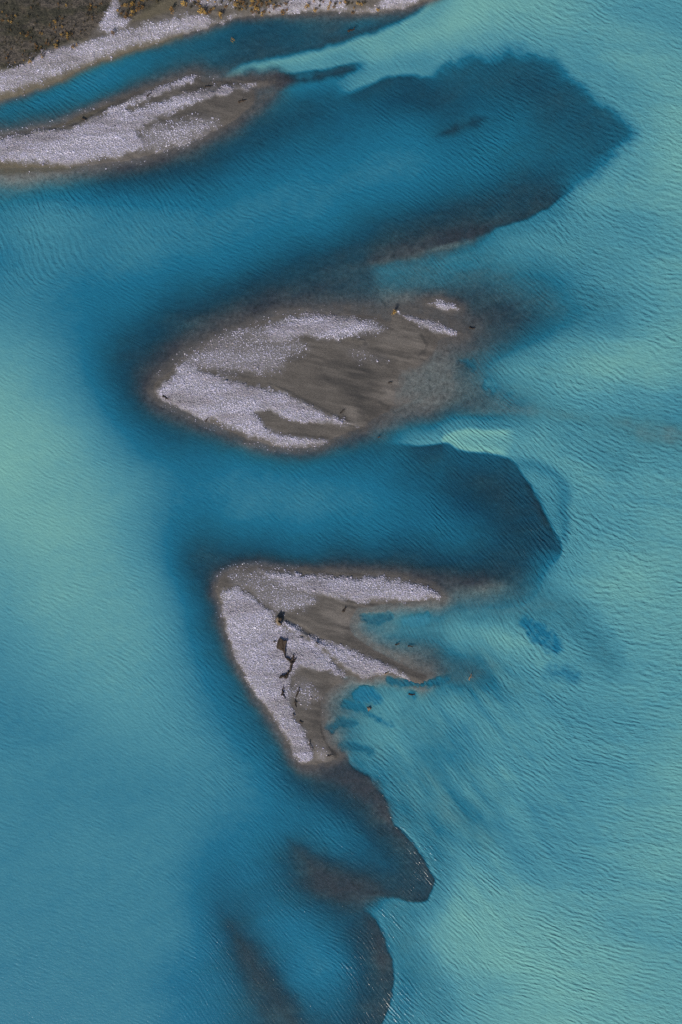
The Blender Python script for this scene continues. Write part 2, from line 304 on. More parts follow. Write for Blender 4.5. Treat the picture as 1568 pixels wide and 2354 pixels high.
# silt fronts round the clear lobes (direction of travel keeps the clear water on the right-hand side of the map line -> see inn/out)
NORTH_TOP = [(770,226),(860,188),(900,178),(930,173),(975,176),(1010,182)]
front(NORTH_TOP, 6, (1.4, .74, .4), (.85, .26, .1), 40, 46)
front([(940,186),(1000,166),(1040,148),(1100,128),(1200,119),(1275,131),(1312,180),(1352,214),(1402,250),(1450,290),(1446,330),(1400,372),(1330,424),(1260,482)], 21, (1.5, .78, .5), (.72, .32, .2), 60, 70, 10)
front([(1330,424),(1260,480),(1180,512),(1080,548),(1020,566),(960,584),(900,600),(840,612)], 3.2, (.75, .56, .85), (.38, .13, .1), 42, 52)
front([(880,1024),(960,1022),(1032,1022),(1060,1036),(1110,1041),(1172,1055),(1202,1090),(1236,1150),(1262,1200),(1294,1262),(1270,1310)], 2.6, (1.2, .74, .6), (.75, .22, .1), 34, 70)
front([(1160,1052),(1255,1070),(1296,1105),(1306,1180),(1300,1270)], 12, (1.3, .76, .5), (.9, .5, .3), 40, 22, 5)
front([(1010,1012),(1032,1000),(1062,990),(1120,986),(1190,990)], 5, (.8, .6, .5), (1.3, .98, .8), 20, 22, 2)
front([(1015,1018),(1034,1020),(1060,1033),(1110,1038),(1176,1050)], 2.4, (1.3, .98, .8), (1.0, .33, .1), 20, 34, 1)
front([(770,1715),(800,1738),(808,1760),(850,1788),(857,1808),(885,1832),(891,1865),(913,1900),(946,1935),(979,1985),(995,2020),(991,2052),(975,2074),(925,2070),(870,2058),(820,2052)], 2.2, (.8, .63, .85), (.34, .14, .05), 40, 52, 2.5)
front([(830,2085),(868,2125),(886,2165),(897,2200),(903,2260),(895,2315),(872,2380),(850,2450)], 2.6, (1.1, .6, .7), (.4, .15, .05), 40, 46, 2.5)
front([(500,178),(552,156),(627,132),(719,115),(803,91),(878,66),(928,46),(978,15),(1000,-20)], 7, (.5, .2, .25), (1.1, .86, .6), 36, 36, 3)
front([(500,186),(570,180),(650,172),(720,162),(784,150),(850,135)], 5, (1.0, .74, .6), (.5, .3, .1), 16, 16, 3)

# ------------------------------------------------------------------ land: bars and bank.  LAND = signed distance to the nearest waterline
def ext(p): return p
BANK = [(-1500,480),(-300,330),(0,232),(60,214),(150,180),(200,151),(300,118),(400,85),(470,65),(512,52),(528,43),(600,36),(670,31),(730,29),(784,27),(815,31),(870,27),(928,19),(963,7),(1002,-4),(1060,-40),(1300,-200),(1500,-600),(1500,-9000),(-9000,-9000),(-9000,2000)]
BAR1 = [(-500,380),(-200,330),(0,311),(60,301),(125,288),(180,266),(232,244),(330,204),(440,172),(462,176),(470,188),(540,184),(600,180),(640,188),(622,210),(600,232),(562,258),(525,288),(440,325),(330,362),(250,376),(160,384),(60,386),(0,388),(-200,420),(-500,470)]
BAR2 = z2([(88,430),(80,385),(140,330),(200,270),(340,200),(450,150),(570,108),(700,88),(900,92),(1010,105),(1060,125),(1080,92),(1120,88),(1200,105),(1340,160),(1350,182),(1270,200),(1250,260),(1210,330),(1230,380),(1200,440),(1120,480),(1020,520),(960,560),(900,584),(820,615),(780,640),(720,652),(600,650),(480,620),(380,580),(250,520),(120,458)])
BAR3 = z3([(88,190),(140,95),(300,62),(600,88),(940,102),(1180,148),(1275,222),(1150,252),(1000,262),(860,290),(800,340),(800,400),(890,480),(1000,535),(1130,610),(1205,640),(1165,692),(1090,662),(990,642),(870,656),(790,640),(740,680),(660,740),(645,830),(650,920),(690,1010),(740,1060),(660,1095),(600,1112),(520,1092),(440,950),(370,842),(230,632),(140,400),(108,262)])
ISLET = z2([(1200,48),(1250,34),(1330,54),(1360,74),(1300,82),(1230,66)])
BARS = [('bank', BANK, 9, 34), ('bar1', BAR1, 6, 60), ('bar2', BAR2, 8, 85), ('bar3', BAR3, 7, 46), ('islet', ISLET, 4, 30)]
DEPTH = np.maximum(DEPTH, .05)
ZZ = -DEPTH
REG = np.zeros(X.shape, np.int8)
SD = {}
for k, (nm, poly, rise, shelf) in enumerate(BARS):
    sl = region(poly, 130); xs, ys = X[sl], Y[sl]
    d = sdf(poly if nm == 'bank' else curve(poly, 3, True), xs, ys)
    d = d + 3.5 * WOB1[sl] + 1.6 * WOB2[sl]
    SD[nm] = (sl, d)
    near = sstep((d + shelf) / shelf)                    # 0 far .. 1 at the waterline: the bed shoals towards it
    z = ZZ[sl]
    z = z * (1 - near) + (-0.02) * near
    up = np.clip(d, 0, None)
    hmax = {'bank': 1.6, 'bar1': .42, 'bar2': .38, 'bar3': .40, 'islet': .2}[nm]
    z = np.where(d > 0, np.maximum(z, -0.02 + hmax * (1 - np.exp(-up / (rise * 3)))), z)
    ZZ[sl] = z
    REG[sl] = np.where((d > -14) & (REG[sl] == 0), k + 1, REG[sl])

# ------------------------------------------------------------------ dry pale cobbles: how thick they lie (0..1)
PEB = np.zeros(X.shape, np.float32)
def peb(poly, v, fin=5, fout=4, wob=5, wob2=2):
    sl, m = soft(poly, fin * 1.7 + 3, fout + 3, wob + 5, wob2 + 4); PEB[sl] = np.maximum(PEB[sl], m * v)
def unpeb(poly, v, fin=6, fout=6, wob=5):
    sl, m = soft(poly, fin, fout, wob, 2); PEB[sl] *= 1 - m * v
# bank
peb([(-1500,440),(-300,300),(0,224),(60,204),(150,170),(205,142),(300,110),(400,80),(470,60),(508,52),(470,42),(400,44),(330,60),(270,80),(220,92),(160,110),(100,124),(60,152),(0,172),(-300,250),(-1500,330)], .72)
peb([(268,-40),(262,10),(226,76),(250,84),(290,64),(302,50),(276,46),(280,0),(284,-40)], .9, 3, 3, 3)
peb([(520,40),(560,36),(620,20),(700,-10),(760,-10),(784,24),(830,24),(860,20),(900,-10),(960,-4),(930,18),(870,24),(815,28),(784,24),(700,28),(600,33)], .75, 4, 4, 4)
peb([(668,30),(700,4),(750,-2),(784,4),(800,20),(784,26),(720,28)], 1.0, 3, 3, 3)
peb([(420,10),(440,0),(520,-5),(560,5),(540,20),(470,16)], .6, 4, 4, 4)
peb([(862,22),(880,12),(930,0),(960,-6),(955,6),(920,16),(890,22)], 1, 3, 2, 2)
# first bar
peb([(-500,385),(0,320),(70,306),(130,300),(175,290),(240,263),(350,240),(420,215),(500,203),(560,195),(596,189),(570,201),(520,216),(440,241),(395,262),(350,280),(318,300),(338,334),(300,350),(250,367),(160,379),(60,376),(0,370),(-500,430)], 1.0)
peb([(238,262),(300,230),(350,205),(420,180),(452,176),(440,188),(350,225),(290,250)], 1.0, 3, 3, 2)
peb([(320,352),(322,300),(370,280),(430,272),(500,268),(514,290),(460,318),(420,340)], .55, 16, 8, 6)
peb([(450,176),(520,164),(580,148),(560,160),(500,176)], .35, 5, 5, 4)
peb([(0,312),(60,304),(130,292),(180,280),(130,300),(0,322)], .5, 5, 5, 4)
# second bar
peb(z2([(96,410),(150,350),(200,290),(290,330),(400,368),(480,390),(560,400),(640,430),(700,465),(780,500),(880,543),(918,553),(820,552),(720,546),(650,545),(560,500),(500,505),(560,570),(640,600),(740,612),(795,624),(760,646),(680,648),(590,638),(490,608),(400,570),(300,530),(200,490),(115,450)]), 1.0, 5, 3, 4)
peb(z2([(520,180),(590,135),(650,105),(730,96),(830,100),(900,104),(980,112),(1055,150),(1040,172),(980,186),(850,202),(720,190),(640,215),(560,225)]), .85, 8, 4, 4)
peb(z2([(130,350),(200,272),(300,220),(400,160),(560,130),(700,180),(730,240),(640,300),(610,345),(540,352),(460,342),(400,364),(290,330)]), .45, 14, 8, 6)
peb(z2([(860,240),(960,235),(1050,290),(1000,300),(900,270)]), .22, 14, 12, 6)
unpeb(z2([(330,320),(420,325),(560,370),(620,400),(540,395),(420,370)]), .6)
unpeb(z2([(500,505),(560,495),(680,550),(860,560),(820,610),(740,612),(640,600),(550,560)]), .75, 4, 4, 3)
unpeb(z2([(0,470),(0,300),(90,380),(105,440)]), .6)
peb(z2([(1098,92),(1160,102),(1240,128),(1335,163),(1335,180),(1250,168),(1180,138),(1120,110)]), 1.0, 3, 2, 1.5, 1)
peb(z2([(1212,50),(1260,40),(1330,58),(1345,73),(1290,74),(1240,62)]), 1.0, 3, 2, 1.5, 1)
# third bar
peb(z3([(112,190),(200,165),(270,200),(330,260),(400,310),(420,360),(480,400),(560,440),(640,490),(700,560),(772,652),(700,622),(600,602),(540,590),(500,640),(480,700),(490,780),(500,860),(560,920),(600,1000),(612,1092),(530,1086),(498,1050),(448,940),(380,842),(300,742),(238,622),(188,512),(150,400),(122,290)]), 1.0, 5, 3, 3)
peb(z3([(330,96),(500,96),(640,108),(800,112),(940,114),(1060,138),(1180,160),(1245,192),(1262,226),(1150,244),(1040,246),(900,252),(760,236),(640,212),(560,196),(440,160)]), .95, 5, 3, 3)
peb(z3([(140,90),(330,70),(480,100),(560,190),(620,240),(560,300),(440,310),(330,262),(270,200),(180,165)]), .42, 10, 8, 5)
peb(z3([(425,352),(500,363),(560,408),(650,450),(760,478),(880,528),(980,578),(1050,608),(1098,652),(1000,632),(930,637),(870,647),(800,602),(740,562),(660,492),(560,432),(480,402)]), 1.0, 4, 2, 2, 1)
peb(z3([(490,640),(560,640),(650,720),(640,770),(560,800),(500,800)]), .35, 12, 10, 5)
peb(z3([(600,960),(650,1000),(690,1050),(660,1085),(612,1090)]), .3, 8, 6, 4)
unpeb(z3([(520,590),(620,606),(720,640),(780,660),(640,720),(560,650)]), .7)

# lee ends of the bars sink gently into the shallows
sl, m = soft([(540,176),(660,160),(700,215),(600,262),(540,300),(500,300),(560,240)], 46, 10, 6); ZZ[sl] = np.where(ZZ[sl] > -.09, ZZ[sl] + (-.07 - ZZ[sl]) * m, ZZ[sl])
sl, m = soft(z2([(1010,230),(1260,190),(1420,300),(1420,480),(1240,560),(1040,560),(960,470)]), 90, 8, 8); ZZ[sl] = np.where(ZZ[sl] > -.13, ZZ[sl] + (-.10 - ZZ[sl]) * m * .95, ZZ[sl])
SAND[sl] += (.75 - SAND[sl]) * m
sl, m = soft(z3([(800,250),(1060,262),(1060,330),(860,420),(1080,560),(1180,640),(980,560),(780,440)]), 30, 8, 6); ZZ[sl] = np.where(ZZ[sl] > -.10, ZZ[sl] + (-.07 - ZZ[sl]) * m * .9, ZZ[sl])
# cobbles stand a little above the sand; no dry cobbles under deep water
PEB *= np.clip(1 + .55 * fbm(X, Y, 22, 81, 4, rot=-12, stretch=4.5) * (1.75 - PEB), .1, 1.2); PEB = np.clip(PEB, 0, 1)
LANDMASK = sstep((ZZ + .10) / .10)
PEB *= LANDMASK
PEB = np.maximum(PEB, .13 * (1 - sstep((X - 360) / 120) * (Y < 420)) * sstep((ZZ + .30) / .28) * np.clip(.35 + fbm(X, Y, 30, 83, 4, rot=-10, stretch=2), 0, 1) * (1 - sstep((ZZ - .01) / .05)) * (1 - sstep((X - 640) / 200)) * (REG > 0))
ZZ += .16 * PEB * sstep((ZZ + .02) / .2)
# ridge behind the stump and its wash
sl, m = stroke(z3([(440,362),(500,388),(560,428),(640,478),(700,530),(760,575),(830,625)]), [3,3,1,0,-1,-2,-5], 13, 2.5); ZZ[sl] += .15 * m ** 1.5
sl, m = stroke(z3([(470,350),(560,402),(640,450),(760,500)]), [2,3,3,2], 6, 1.0); ZZ[sl] -= .15 * m
sl, m = stroke(z3([(560,455),(640,520),(700,560),(760,640)]), [1,2,3,2], 10, 1); ZZ[sl] -= .10 * m
sl, m = stroke(z2([(560,385),(640,425),(720,470),(850,535),(915,553)]), [-4,0,2,1,-3], 8, 2.0); ZZ[sl] += .13 * m
sl, m = stroke(z2([(850,200),(900,195),(950,210)]), 2, 5, 1.0); ZZ[sl] += .12 * m
sl, m = stroke([(80,304),(140,301),(180,288),(240,258),(300,228)], 2, 5, 1.0); ZZ[sl] += .12 * m

# underwater holes, sills and litter beds seen through the clear water  (centre line, width, extra depth, silt change)
def hole(pts, w, fall, dz, dsilt=None, sand=None, wob=2.0):
    w = [x - .5 * fall for x in (w if isinstance(w, (list, tuple)) else [w] * len(pts))]
    sl, m = stroke(pts, w, fall * 3.0, wob * 2.4, 5); m = m * np.clip(.88 + .5 * WOB2[sl], .4, 1)
    ZZ[sl] -= dz * m * (ZZ[sl] < .03)
    if dsilt is not None: SILT[sl] += (dsilt - SILT[sl]) * m
    if sand is not None: SAND[sl] += (sand - SAND[sl]) * m
hole([(1208,1430),(1240,1460),(1276,1484)], [8,19,16], 5, 1.2, .47, .1, 3)
hole([(1270,1545),(1310,1552)], 10, 10, .8, .55, .2, 3)
hole([(832,1595),(850,1600),(862,1606)], [15,16,12], 3, 1.2, .52, .1, 3)
hole([(838,1420),(870,1421),(893,1418)], [3,6,3], 4, .5, .36, .1, 2)
hole([(936,1428),(978,1425)], 5, 5, .7, .6, .2, 3)
hole([(895,1562),(925,1570),(960,1572),(1000,1568),(1030,1562)], [6,6,4,4,2], 3, .6, .48, .1, 2)
hole([(945,1596),(950,1600)], 4, 4, .5, .45, .1)
hole([(800,1620),(830,1628),(860,1645),(900,1670)], [2,4,4,3], 4, .5, .48, .05, 4)
hole([(760,1672),(785,1662),(815,1660)], [3,6,3], 4, .4, .4, .05, 6)
hole([(790,1715),(830,1720),(850,1726)], [1,3,1], 5, .2, .45, .05, 4)
hole([(1058,828),(1075,834),(1088,842)], [1,5,3], 4, .3, .45, .1, 4)
hole([(1122,882),(1132,885)], 6, 6, .3, .6, .2, 3)
hole([(200,205),(260,185)], 5, 14, .3)
# dark gravel sills
for pts, w, fall, top in [
    ([(985,318),(1050,296),(1100,278),(1145,258)], [-30,-12,-16,-32], 32, .6),
    ([(800,622),(870,597),(930,580),(1000,562),(1080,538),(1180,498)], [-40,-10,2,4,-4,-40], 46, .16),
    ([(660,192),(740,176),(800,163),(860,150)], [-24,-6,-10,-26], 26, .42),
    ([(520,190),(580,186),(640,186),(730,184)], [-26,4,2,-28], 34, .10),
    ([(690,1750),(750,1765),(800,1782),(850,1815),(886,1868),(930,1935)], [-10,4,6,2,-8,-30], 44, .13),
    ([(640,1900),(690,1965),(740,2015),(790,2040),(850,2052),(910,2062)], [-60,-24,2,4,-8,-44], 60, .2),
    ([(830,2090),(866,2150),(878,2210),(880,2290)], [-36,-12,-6,-40], 44, .22),
    ([(480,2040),(540,2150),(600,2250),(650,2320),(700,2390)], [-75,-34,-14,-14,-40], 75, .32),
    ([(1185,1070),(1225,1140),(1255,1200),(1285,1255)], [-40,-14,-14,-40], 40, .36),
    ([(960,1330),(1040,1338),(1110,1345),(1190,1345)], [0,4,0,-34], 36, .13),
    ]:
    sl, m = stroke(pts, w, fall, 9, 1)
    ZZ[sl] = np.where(ZZ[sl] < .0, ZZ[sl] + (np.maximum(ZZ[sl], -top) - ZZ[sl]) * m, ZZ[sl])
    SAND[sl] *= 1 - .9 * m
    SILT[sl] += (np.minimum(SILT[sl], .14) - SILT[sl]) * m
sl, m = stroke([(1060,950),(1150,940),(1240,946),(1330,962),(1430,980),(1520,996),(1640,1020)], [-10,4,0,-4,6,12,12], 32, 9, 2); m = m * np.clip(.8 + .6 * WOB0[sl], 0, 1)
ZZ[sl] += (np.maximum(ZZ[sl], -.24) - ZZ[sl]) * m; SILT[sl] += (np.minimum(SILT[sl], .62) - SILT[sl]) * m * .8; SAND[sl] += (1 - SAND[sl]) * m
for pts, w, k in [([(1150,1388),(1260,1385),(1330,1430),(1400,1520)], 4, .7), ([(985,1760),(1030,1850),(1110,1915)], 12, .65), ([(950,1650),(1040,1730),(1130,1830)], 8, .5), ([(1300,1000),(1420,1070)], 6, .4),
                  ([(1180,640),(1280,690),(1400,720)], 14, .5), ([(920,2120),(960,2220),(1010,2320)], 12, .55), ([(1110,1390),(1180,1385)], 10, .8), ([(900,640),(1020,625),(1120,612)], 14, .7)]:
    sl, m = stroke(curve(pts), w, 55, 14, 3); m = m * k
    ZZ[sl] += (np.maximum(ZZ[sl], -.42) - ZZ[sl]) * m; SILT[sl] += (np.minimum(SILT[sl], .56) - SILT[sl]) * m; SAND[sl] += (1 - SAND[sl]) * m
# pale lip along the north lobe
sl, m = stroke([(1105,548),(1060,560),(1000,573),(960,584)], [-8,0,0,-8], 9, 3, 1); SAND[sl] += (1 - SAND[sl]) * m * .7; ZZ[sl] += (-.25 - ZZ[sl]) * m * .6
# sand flats of the third bar fading under water
sl, m = soft(z3([(800,300),(1000,262),(1160,250),(1400,190),(1560,180),(1500,260),(1200,300),(1000,330),(900,400),(1100,520),(1000,520),(880,460)]), 25, 25, 5); SAND[sl] += (.85 - SAND[sl]) * m

# relief of the bed
under_ = sstep((-ZZ) / .1)
ZZ *= 1 + under_ * (.30 * fbm(X, Y, 34, 301, 4, rot=-8, stretch=2.2) + .18 * fbm(X, Y, 11, 305, 3, rot=-8, stretch=2.5))
SAND = np.clip(SAND + under_ * (.22 * fbm(X, Y, 30, 311, 4, rot=-10, stretch=2.6) + .10 * fbm(X, Y, 9, 315, 3)), 0, 1)
fan = np.exp(-(((X - 1080) / 220) ** 2 + ((Y - 1800) / 260) ** 2)) + .8 * np.exp(-(((X - 1130) / 120) ** 2 + ((Y - 1560) / 60) ** 2))
fs = fbm(X, Y, 16, 321, 4, rot=52, stretch=6) + .6 * fbm(X, Y, 44, 325, 3, rot=52, stretch=4)
SILT += fan * .13 * fs; ZZ *= 1 - np.clip(fan, 0, 1) * .30 * fs * under_
ZZ += .022 * fbm(X, Y, 14, 51, 4) + .012 * fbm(X, Y, 6, 61, 2)
EXPO = ZZ > 0
# ------------------------------------------------------------------ vegetation cover on the bank
VEG = np.zeros(X.shape, np.float32)
sl, m = soft([(-9000,-9000),(-9000,1400),(-1500,320),(-300,235),(0,168),(30,164),(65,150),(105,121),(165,106),(205,98),(222,80),(262,8),(268,-40),(268,-9000)], 6, 6, 8, 3); VEG[sl] = np.maximum(VEG[sl], m)
sl, m = soft([(284,-9000),(284,-30),(276,44),(300,52),(350,30),(400,0),(420,-40),(420,-9000)], 5, 5, 6, 3); VEG[sl] = np.maximum(VEG[sl], m * .6)
sl, m = soft([(430,-9000),(430,-10),(500,12),(560,24),(660,16),(700,-10),(900,-10),(960,-20),(1300,-230),(1400,-9000)], 6, 6, 8, 3); VEG[sl] = np.maximum(VEG[sl], m * .55)
OLIVE = np.zeros(X.shape, np.float32)      # silty tracks between the cobbles
sl, m = soft([(300,56),(340,50),(400,30),(420,0),(430,-60),(400,-60),(380,0),(340,26)], 6, 8, 5); OLIVE[sl] = m
sl, m = soft([(0,236),(150,188),(300,126),(420,88),(420,78),(300,108),(150,168),(0,216)], 3, 4, 3); OLIVE[sl] = np.maximum(OLIVE[sl], m * .8)
sl, m = soft([(190,118),(262,0),(270,-40),(250,-40),(240,20),(190,90)], 3, 4, 3); OLIVE[sl] = np.maximum(OLIVE[sl], m * .8)
sl, m = soft([(0,372),(0,400),(120,392),(180,384),(90,378)], 4, 8, 3); OLIVE[sl] = np.maximum(OLIVE[sl], m * .9)
sl, m = soft([(30,320),(130,290),(200,262),(260,238),(200,272),(120,302)], 3, 5, 3); OLIVE[sl] = np.maximum(OLIVE[sl], m * .7)
PEB *= 1 - OLIVE * .55
near_f = 1 - sstep((np.hypot(np.clip(-X, 0, None), np.clip(-Y, 0, None)) - 20) / 150)
ZZ += VEG * near_f * (.12 + .42 * fbm(X, Y, 26, 71, 4, rot=-62, stretch=3.5) + .12 * fbm(X, Y, 9, 75, 3))
# shades of wet sand
WETD = np.zeros(X.shape, np.float32)
for poly, v in [(z2([(760,300),(840,280),(960,300),(1010,360),(990,440),(920,480),(860,430),(760,380)]), .55),
                (z2([(930,470),(1040,480),(1180,490),(1000,570),(900,590)]), .5),
                (z3([(560,610),(700,690),(660,800),(640,960),(680,1010),(620,980),(560,900),(640,740)]), .35),
                (z3([(760,240),(860,250),(1080,256),(900,300),(800,290)]), .4),
                (z1([(700,560),(900,500),(1050,480),(800,600)]), .4), (z1([(840,410),(1000,395),(1180,370),(1000,420)]), .6)]:
    sl, m = soft(poly, 14, 14, 6); WETD[sl] = np.maximum(WETD[sl], m * v)
for pts, w in [(z2([(1190,180),(1215,230),(1180,270),(1210,300),(1160,330)]), .6), (z2([(1215,240),(1190,290)]), .5), (z2([(840,210),(900,203),(960,220)]), .8), (z2([(640,430),(720,478),(850,540),(910,562)]), .9),
               (z2([(860,490),(870,520),(940,560)]), .5), (z2([(300,330),(420,345),(520,380),(600,395)]), .5), (z2([(1020,460),(1060,480),(1200,470),(1350,480)]), .5), (z2([(640,590),(720,600),(800,615)]), .6),
               (z3([(690,560),(740,620),(760,660)]), .8), (z3([(640,900),(650,960),(690,1020),(720,1060)]), .9), (z3([(560,590),(640,606),(720,640)]), .5), (z3([(780,245),(900,262),(1040,262),(1150,250)]), .8),
               (z3([(790,1060),(810,1110),(850,1150)]), .6), (z1([(260,605),(340,575),(420,530)]), .9), (z1([(830,425),(960,400),(1180,372)]), .8), (z1([(700,580),(850,540),(1000,505)]), .5), (z1([(550,480),(700,440),(840,425)]), .4)]:
    sl, m = stroke(curve(pts, 4), .3, 4.5, 4, 3); WETD[sl] = np.maximum(WETD[sl], m * w)
PALE = np.zeros(X.shape, np.float32)
for poly, v in [(z3([(640,240),(800,270),(830,330),(760,420),(640,330)]), .55), (z2([(1040,380),(1200,330),(1260,420),(1100,480),(1020,450)]), .45),
                (z3([(690,620),(760,640),(740,670),(700,665)]), .8), (z2([(880,490),(960,500),(960,550),(900,555)]), .6), (z2([(1080,130),(1200,170),(1200,300),(1100,260),(1000,230)]), .35),
                (z3([(600,1000),(660,1000),(690,1060),(610,1092)]), .7)]:
    sl, m = soft(poly, 16, 16, 6); PALE[sl] = np.maximum(PALE[sl], m * v)
st1 = fbm(X, Y, 7, 201, 4, rot=12, stretch=7); st2 = fbm(X, Y, 26, 211, 3, rot=10, stretch=2.5)
WETD = np.clip(WETD + .55 * st1 + .32 * st2, 0, 1); PALE = np.clip(PALE - .5 * st1 + .1 * st2, 0, 1)
SILT = np.clip(SILT, 0, 1.05)

# ------------------------------------------------------------------ ripples: crest direction surveyed, phase by Poisson integration
CREST = [  # x, y, crest angle (deg, y up), amplitude
 (1550,60,-8,.8),(1350,80,-8,.8),(1100,60,-25,.5),(1400,200,-8,.9),(1300,260,-8,1.),(1200,320,-15,1.),(1150,420,-35,1.),(1050,500,-50,.8),(1250,520,-42,1.1),(1150,580,-55,1.0),(1400,520,-18,1.1),(1550,500,-6,1.0),(1000,620,-65,.8),(1200,680,-42,1.2),(1350,680,-25,1.2),(1550,700,-8,1.),
 (1150,780,-50,1.1),(1300,800,-28,1.),(1450,850,-15,1.),(1100,890,-75,1.1),(1200,890,-50,1.),(1180,960,-40,1.2),(1300,960,-20,1.2),(1500,960,-8,1.3),(1250,1020,-50,1.),(1400,1040,-15,1.2),(1330,1120,-25,1.2),(1550,1100,-8,1.2),(1240,1180,-58,1.5),(1280,1260,-60,1.6),(1400,1250,-15,1.2),(1540,1300,-8,1.2),
 (1150,1390,-88,1.),(1230,1370,-75,1.2),(1300,1380,-50,1.2),(1400,1400,-20,1.2),(1000,1440,-88,.6),(1100,1450,-88,.8),(1200,1480,-62,1.),(1260,1540,-45,1.2),(1350,1540,-28,1.2),(1500,1500,-10,1.2),(1000,1500,-60,.7),(1100,1600,-65,.9),(1200,1640,-40,1.1),(1350,1650,-22,1.2),(1540,1650,-10,1.2),
 (950,1650,-65,.7),(1050,1720,-65,.9),(1200,1760,-40,1.),(1400,1800,-15,1.1),(1540,1850,-10,1.1),(980,1850,-60,.8),(1100,1880,-50,.9),(1250,1900,-25,1.1),(1450,1950,-12,1.2),(1050,2000,-58,.9),(1150,2050,-45,1.),(1300,2080,-20,1.1),(1500,2100,-12,1.2),(960,2200,-60,.9),(1050,2200,-45,1.),(1200,2200,-25,1.1),(1400,2250,-18,1.2),(1540,2300,-15,1.2),(1000,2320,-35,1.1),(1200,2330,-15,1.1),
 (980,1990,-62,1.6),(900,1870,-60,1.4),(896,2220,-80,1.5),(880,2320,-75,1.4),(850,2000,-50,.7),(760,2030,-15,.6),(800,1860,-62,.9),(720,1800,-65,.8),(600,2200,-75,.9),(560,2300,-80,1.0),(700,2200,-20,.5),(640,2000,-70,.8),
 (520,1500,-80,1.2),(560,1650,-66,1.2),(600,1740,-62,1.2),(470,1600,-80,1.0),(450,1400,-88,.7),(350,1600,-60,.6),(200,1500,-35,.6),(350,1800,-30,.6),(100,1800,-12,.7),(250,2000,-8,.8),(100,2200,-12,.7),(350,2200,-12,.7),(200,2340,-15,.6),(500,1900,-60,.6),
 (20,520,-88,1.1),(100,460,-72,1.2),(60,410,-45,1.2),(200,470,-78,1.2),(250,430,-52,1.1),(350,450,-65,1.),(450,430,-60,.8),(550,420,-40,.6),(150,560,-85,.7),(300,560,-75,.6),(550,560,-35,.5),(400,650,-30,.5),(150,700,-10,.4),(650,500,-35,.5),(800,450,-35,.45),(900,350,-30,.45),(1000,250,-25,.6),
 (100,950,-50,.4),(200,1100,-45,.5),(100,1250,-35,.5),(350,1050,-35,.5),(600,1150,-50,.5),(850,1150,-60,.55),(1050,1200,-62,.7),(800,1290,-20,.5),(500,1240,-25,.5),(450,720,-25,.5),(650,650,-30,.5),(350,140,-30,.25),(650,90,-20,.25),(900,100,-30,.45)]
gx = np.arange(-900, FW + 900, 12.0); gy = np.arange(-900, FH + 900, 12.0)
qx, qy = np.meshgrid(gx, gy)
num = 0; den = 0; amp = 0
for x0, y0, a, am in CREST:
    w = 1 / ((qx - x0) ** 2 + (qy - y0) ** 2 + 45.0 ** 2) ** 2
    num = num + w * a; amp = amp + w * am; den = den + w
crest = np.radians(num / den) + .10 * vnoise(qx / 120, qy / 120, 311); AMP = bilinear(gx, gy, amp / den); AMP *= 1 - .35 * (1 - sstep((X - 560) / 250)) * sstep((Y - 640) / 100); AMP *= 1 - .45 * sstep((520 - X) / 150) * sstep((Y - 1550) / 300)
win = np.clip(np.minimum(np.minimum(qx + 900, FW + 900 - qx), np.minimum(qy + 900, FH + 900 - qy)) / 500, 0, 1)
def integrate(gxf, gyf):
    mx, my = np.median(gxf), np.median(gyf)
    ax, ay = (gxf - mx) * win, (gyf - my) * win
    div = np.gradient(ax, 12.0, axis=1) + np.gradient(ay, 12.0, axis=0)
    ky = np.fft.fftfreq(len(gy), 12.0)[:, None] * 2 * np.pi; kx = np.fft.fftfreq(len(gx), 12.0)[None, :] * 2 * np.pi
    k2 = kx ** 2 + ky ** 2; k2[0, 0] = 1
    f = np.fft.fft2(div) / -k2; f[0, 0] = 0
    return np.real(np.fft.ifft2(f)) + mx * qx + my * qy
# propagation direction = crest + 90 (y up) -> survey y is down
PHI = integrate(np.cos(crest + math.pi / 2), -np.sin(crest + math.pi / 2))
PSI = integrate(np.cos(crest), -np.sin(crest))
PHI = bilinear(gx, gy, PHI) * U; PSI = bilinear(gx, gy, PSI) * U      # metres across / along the crests

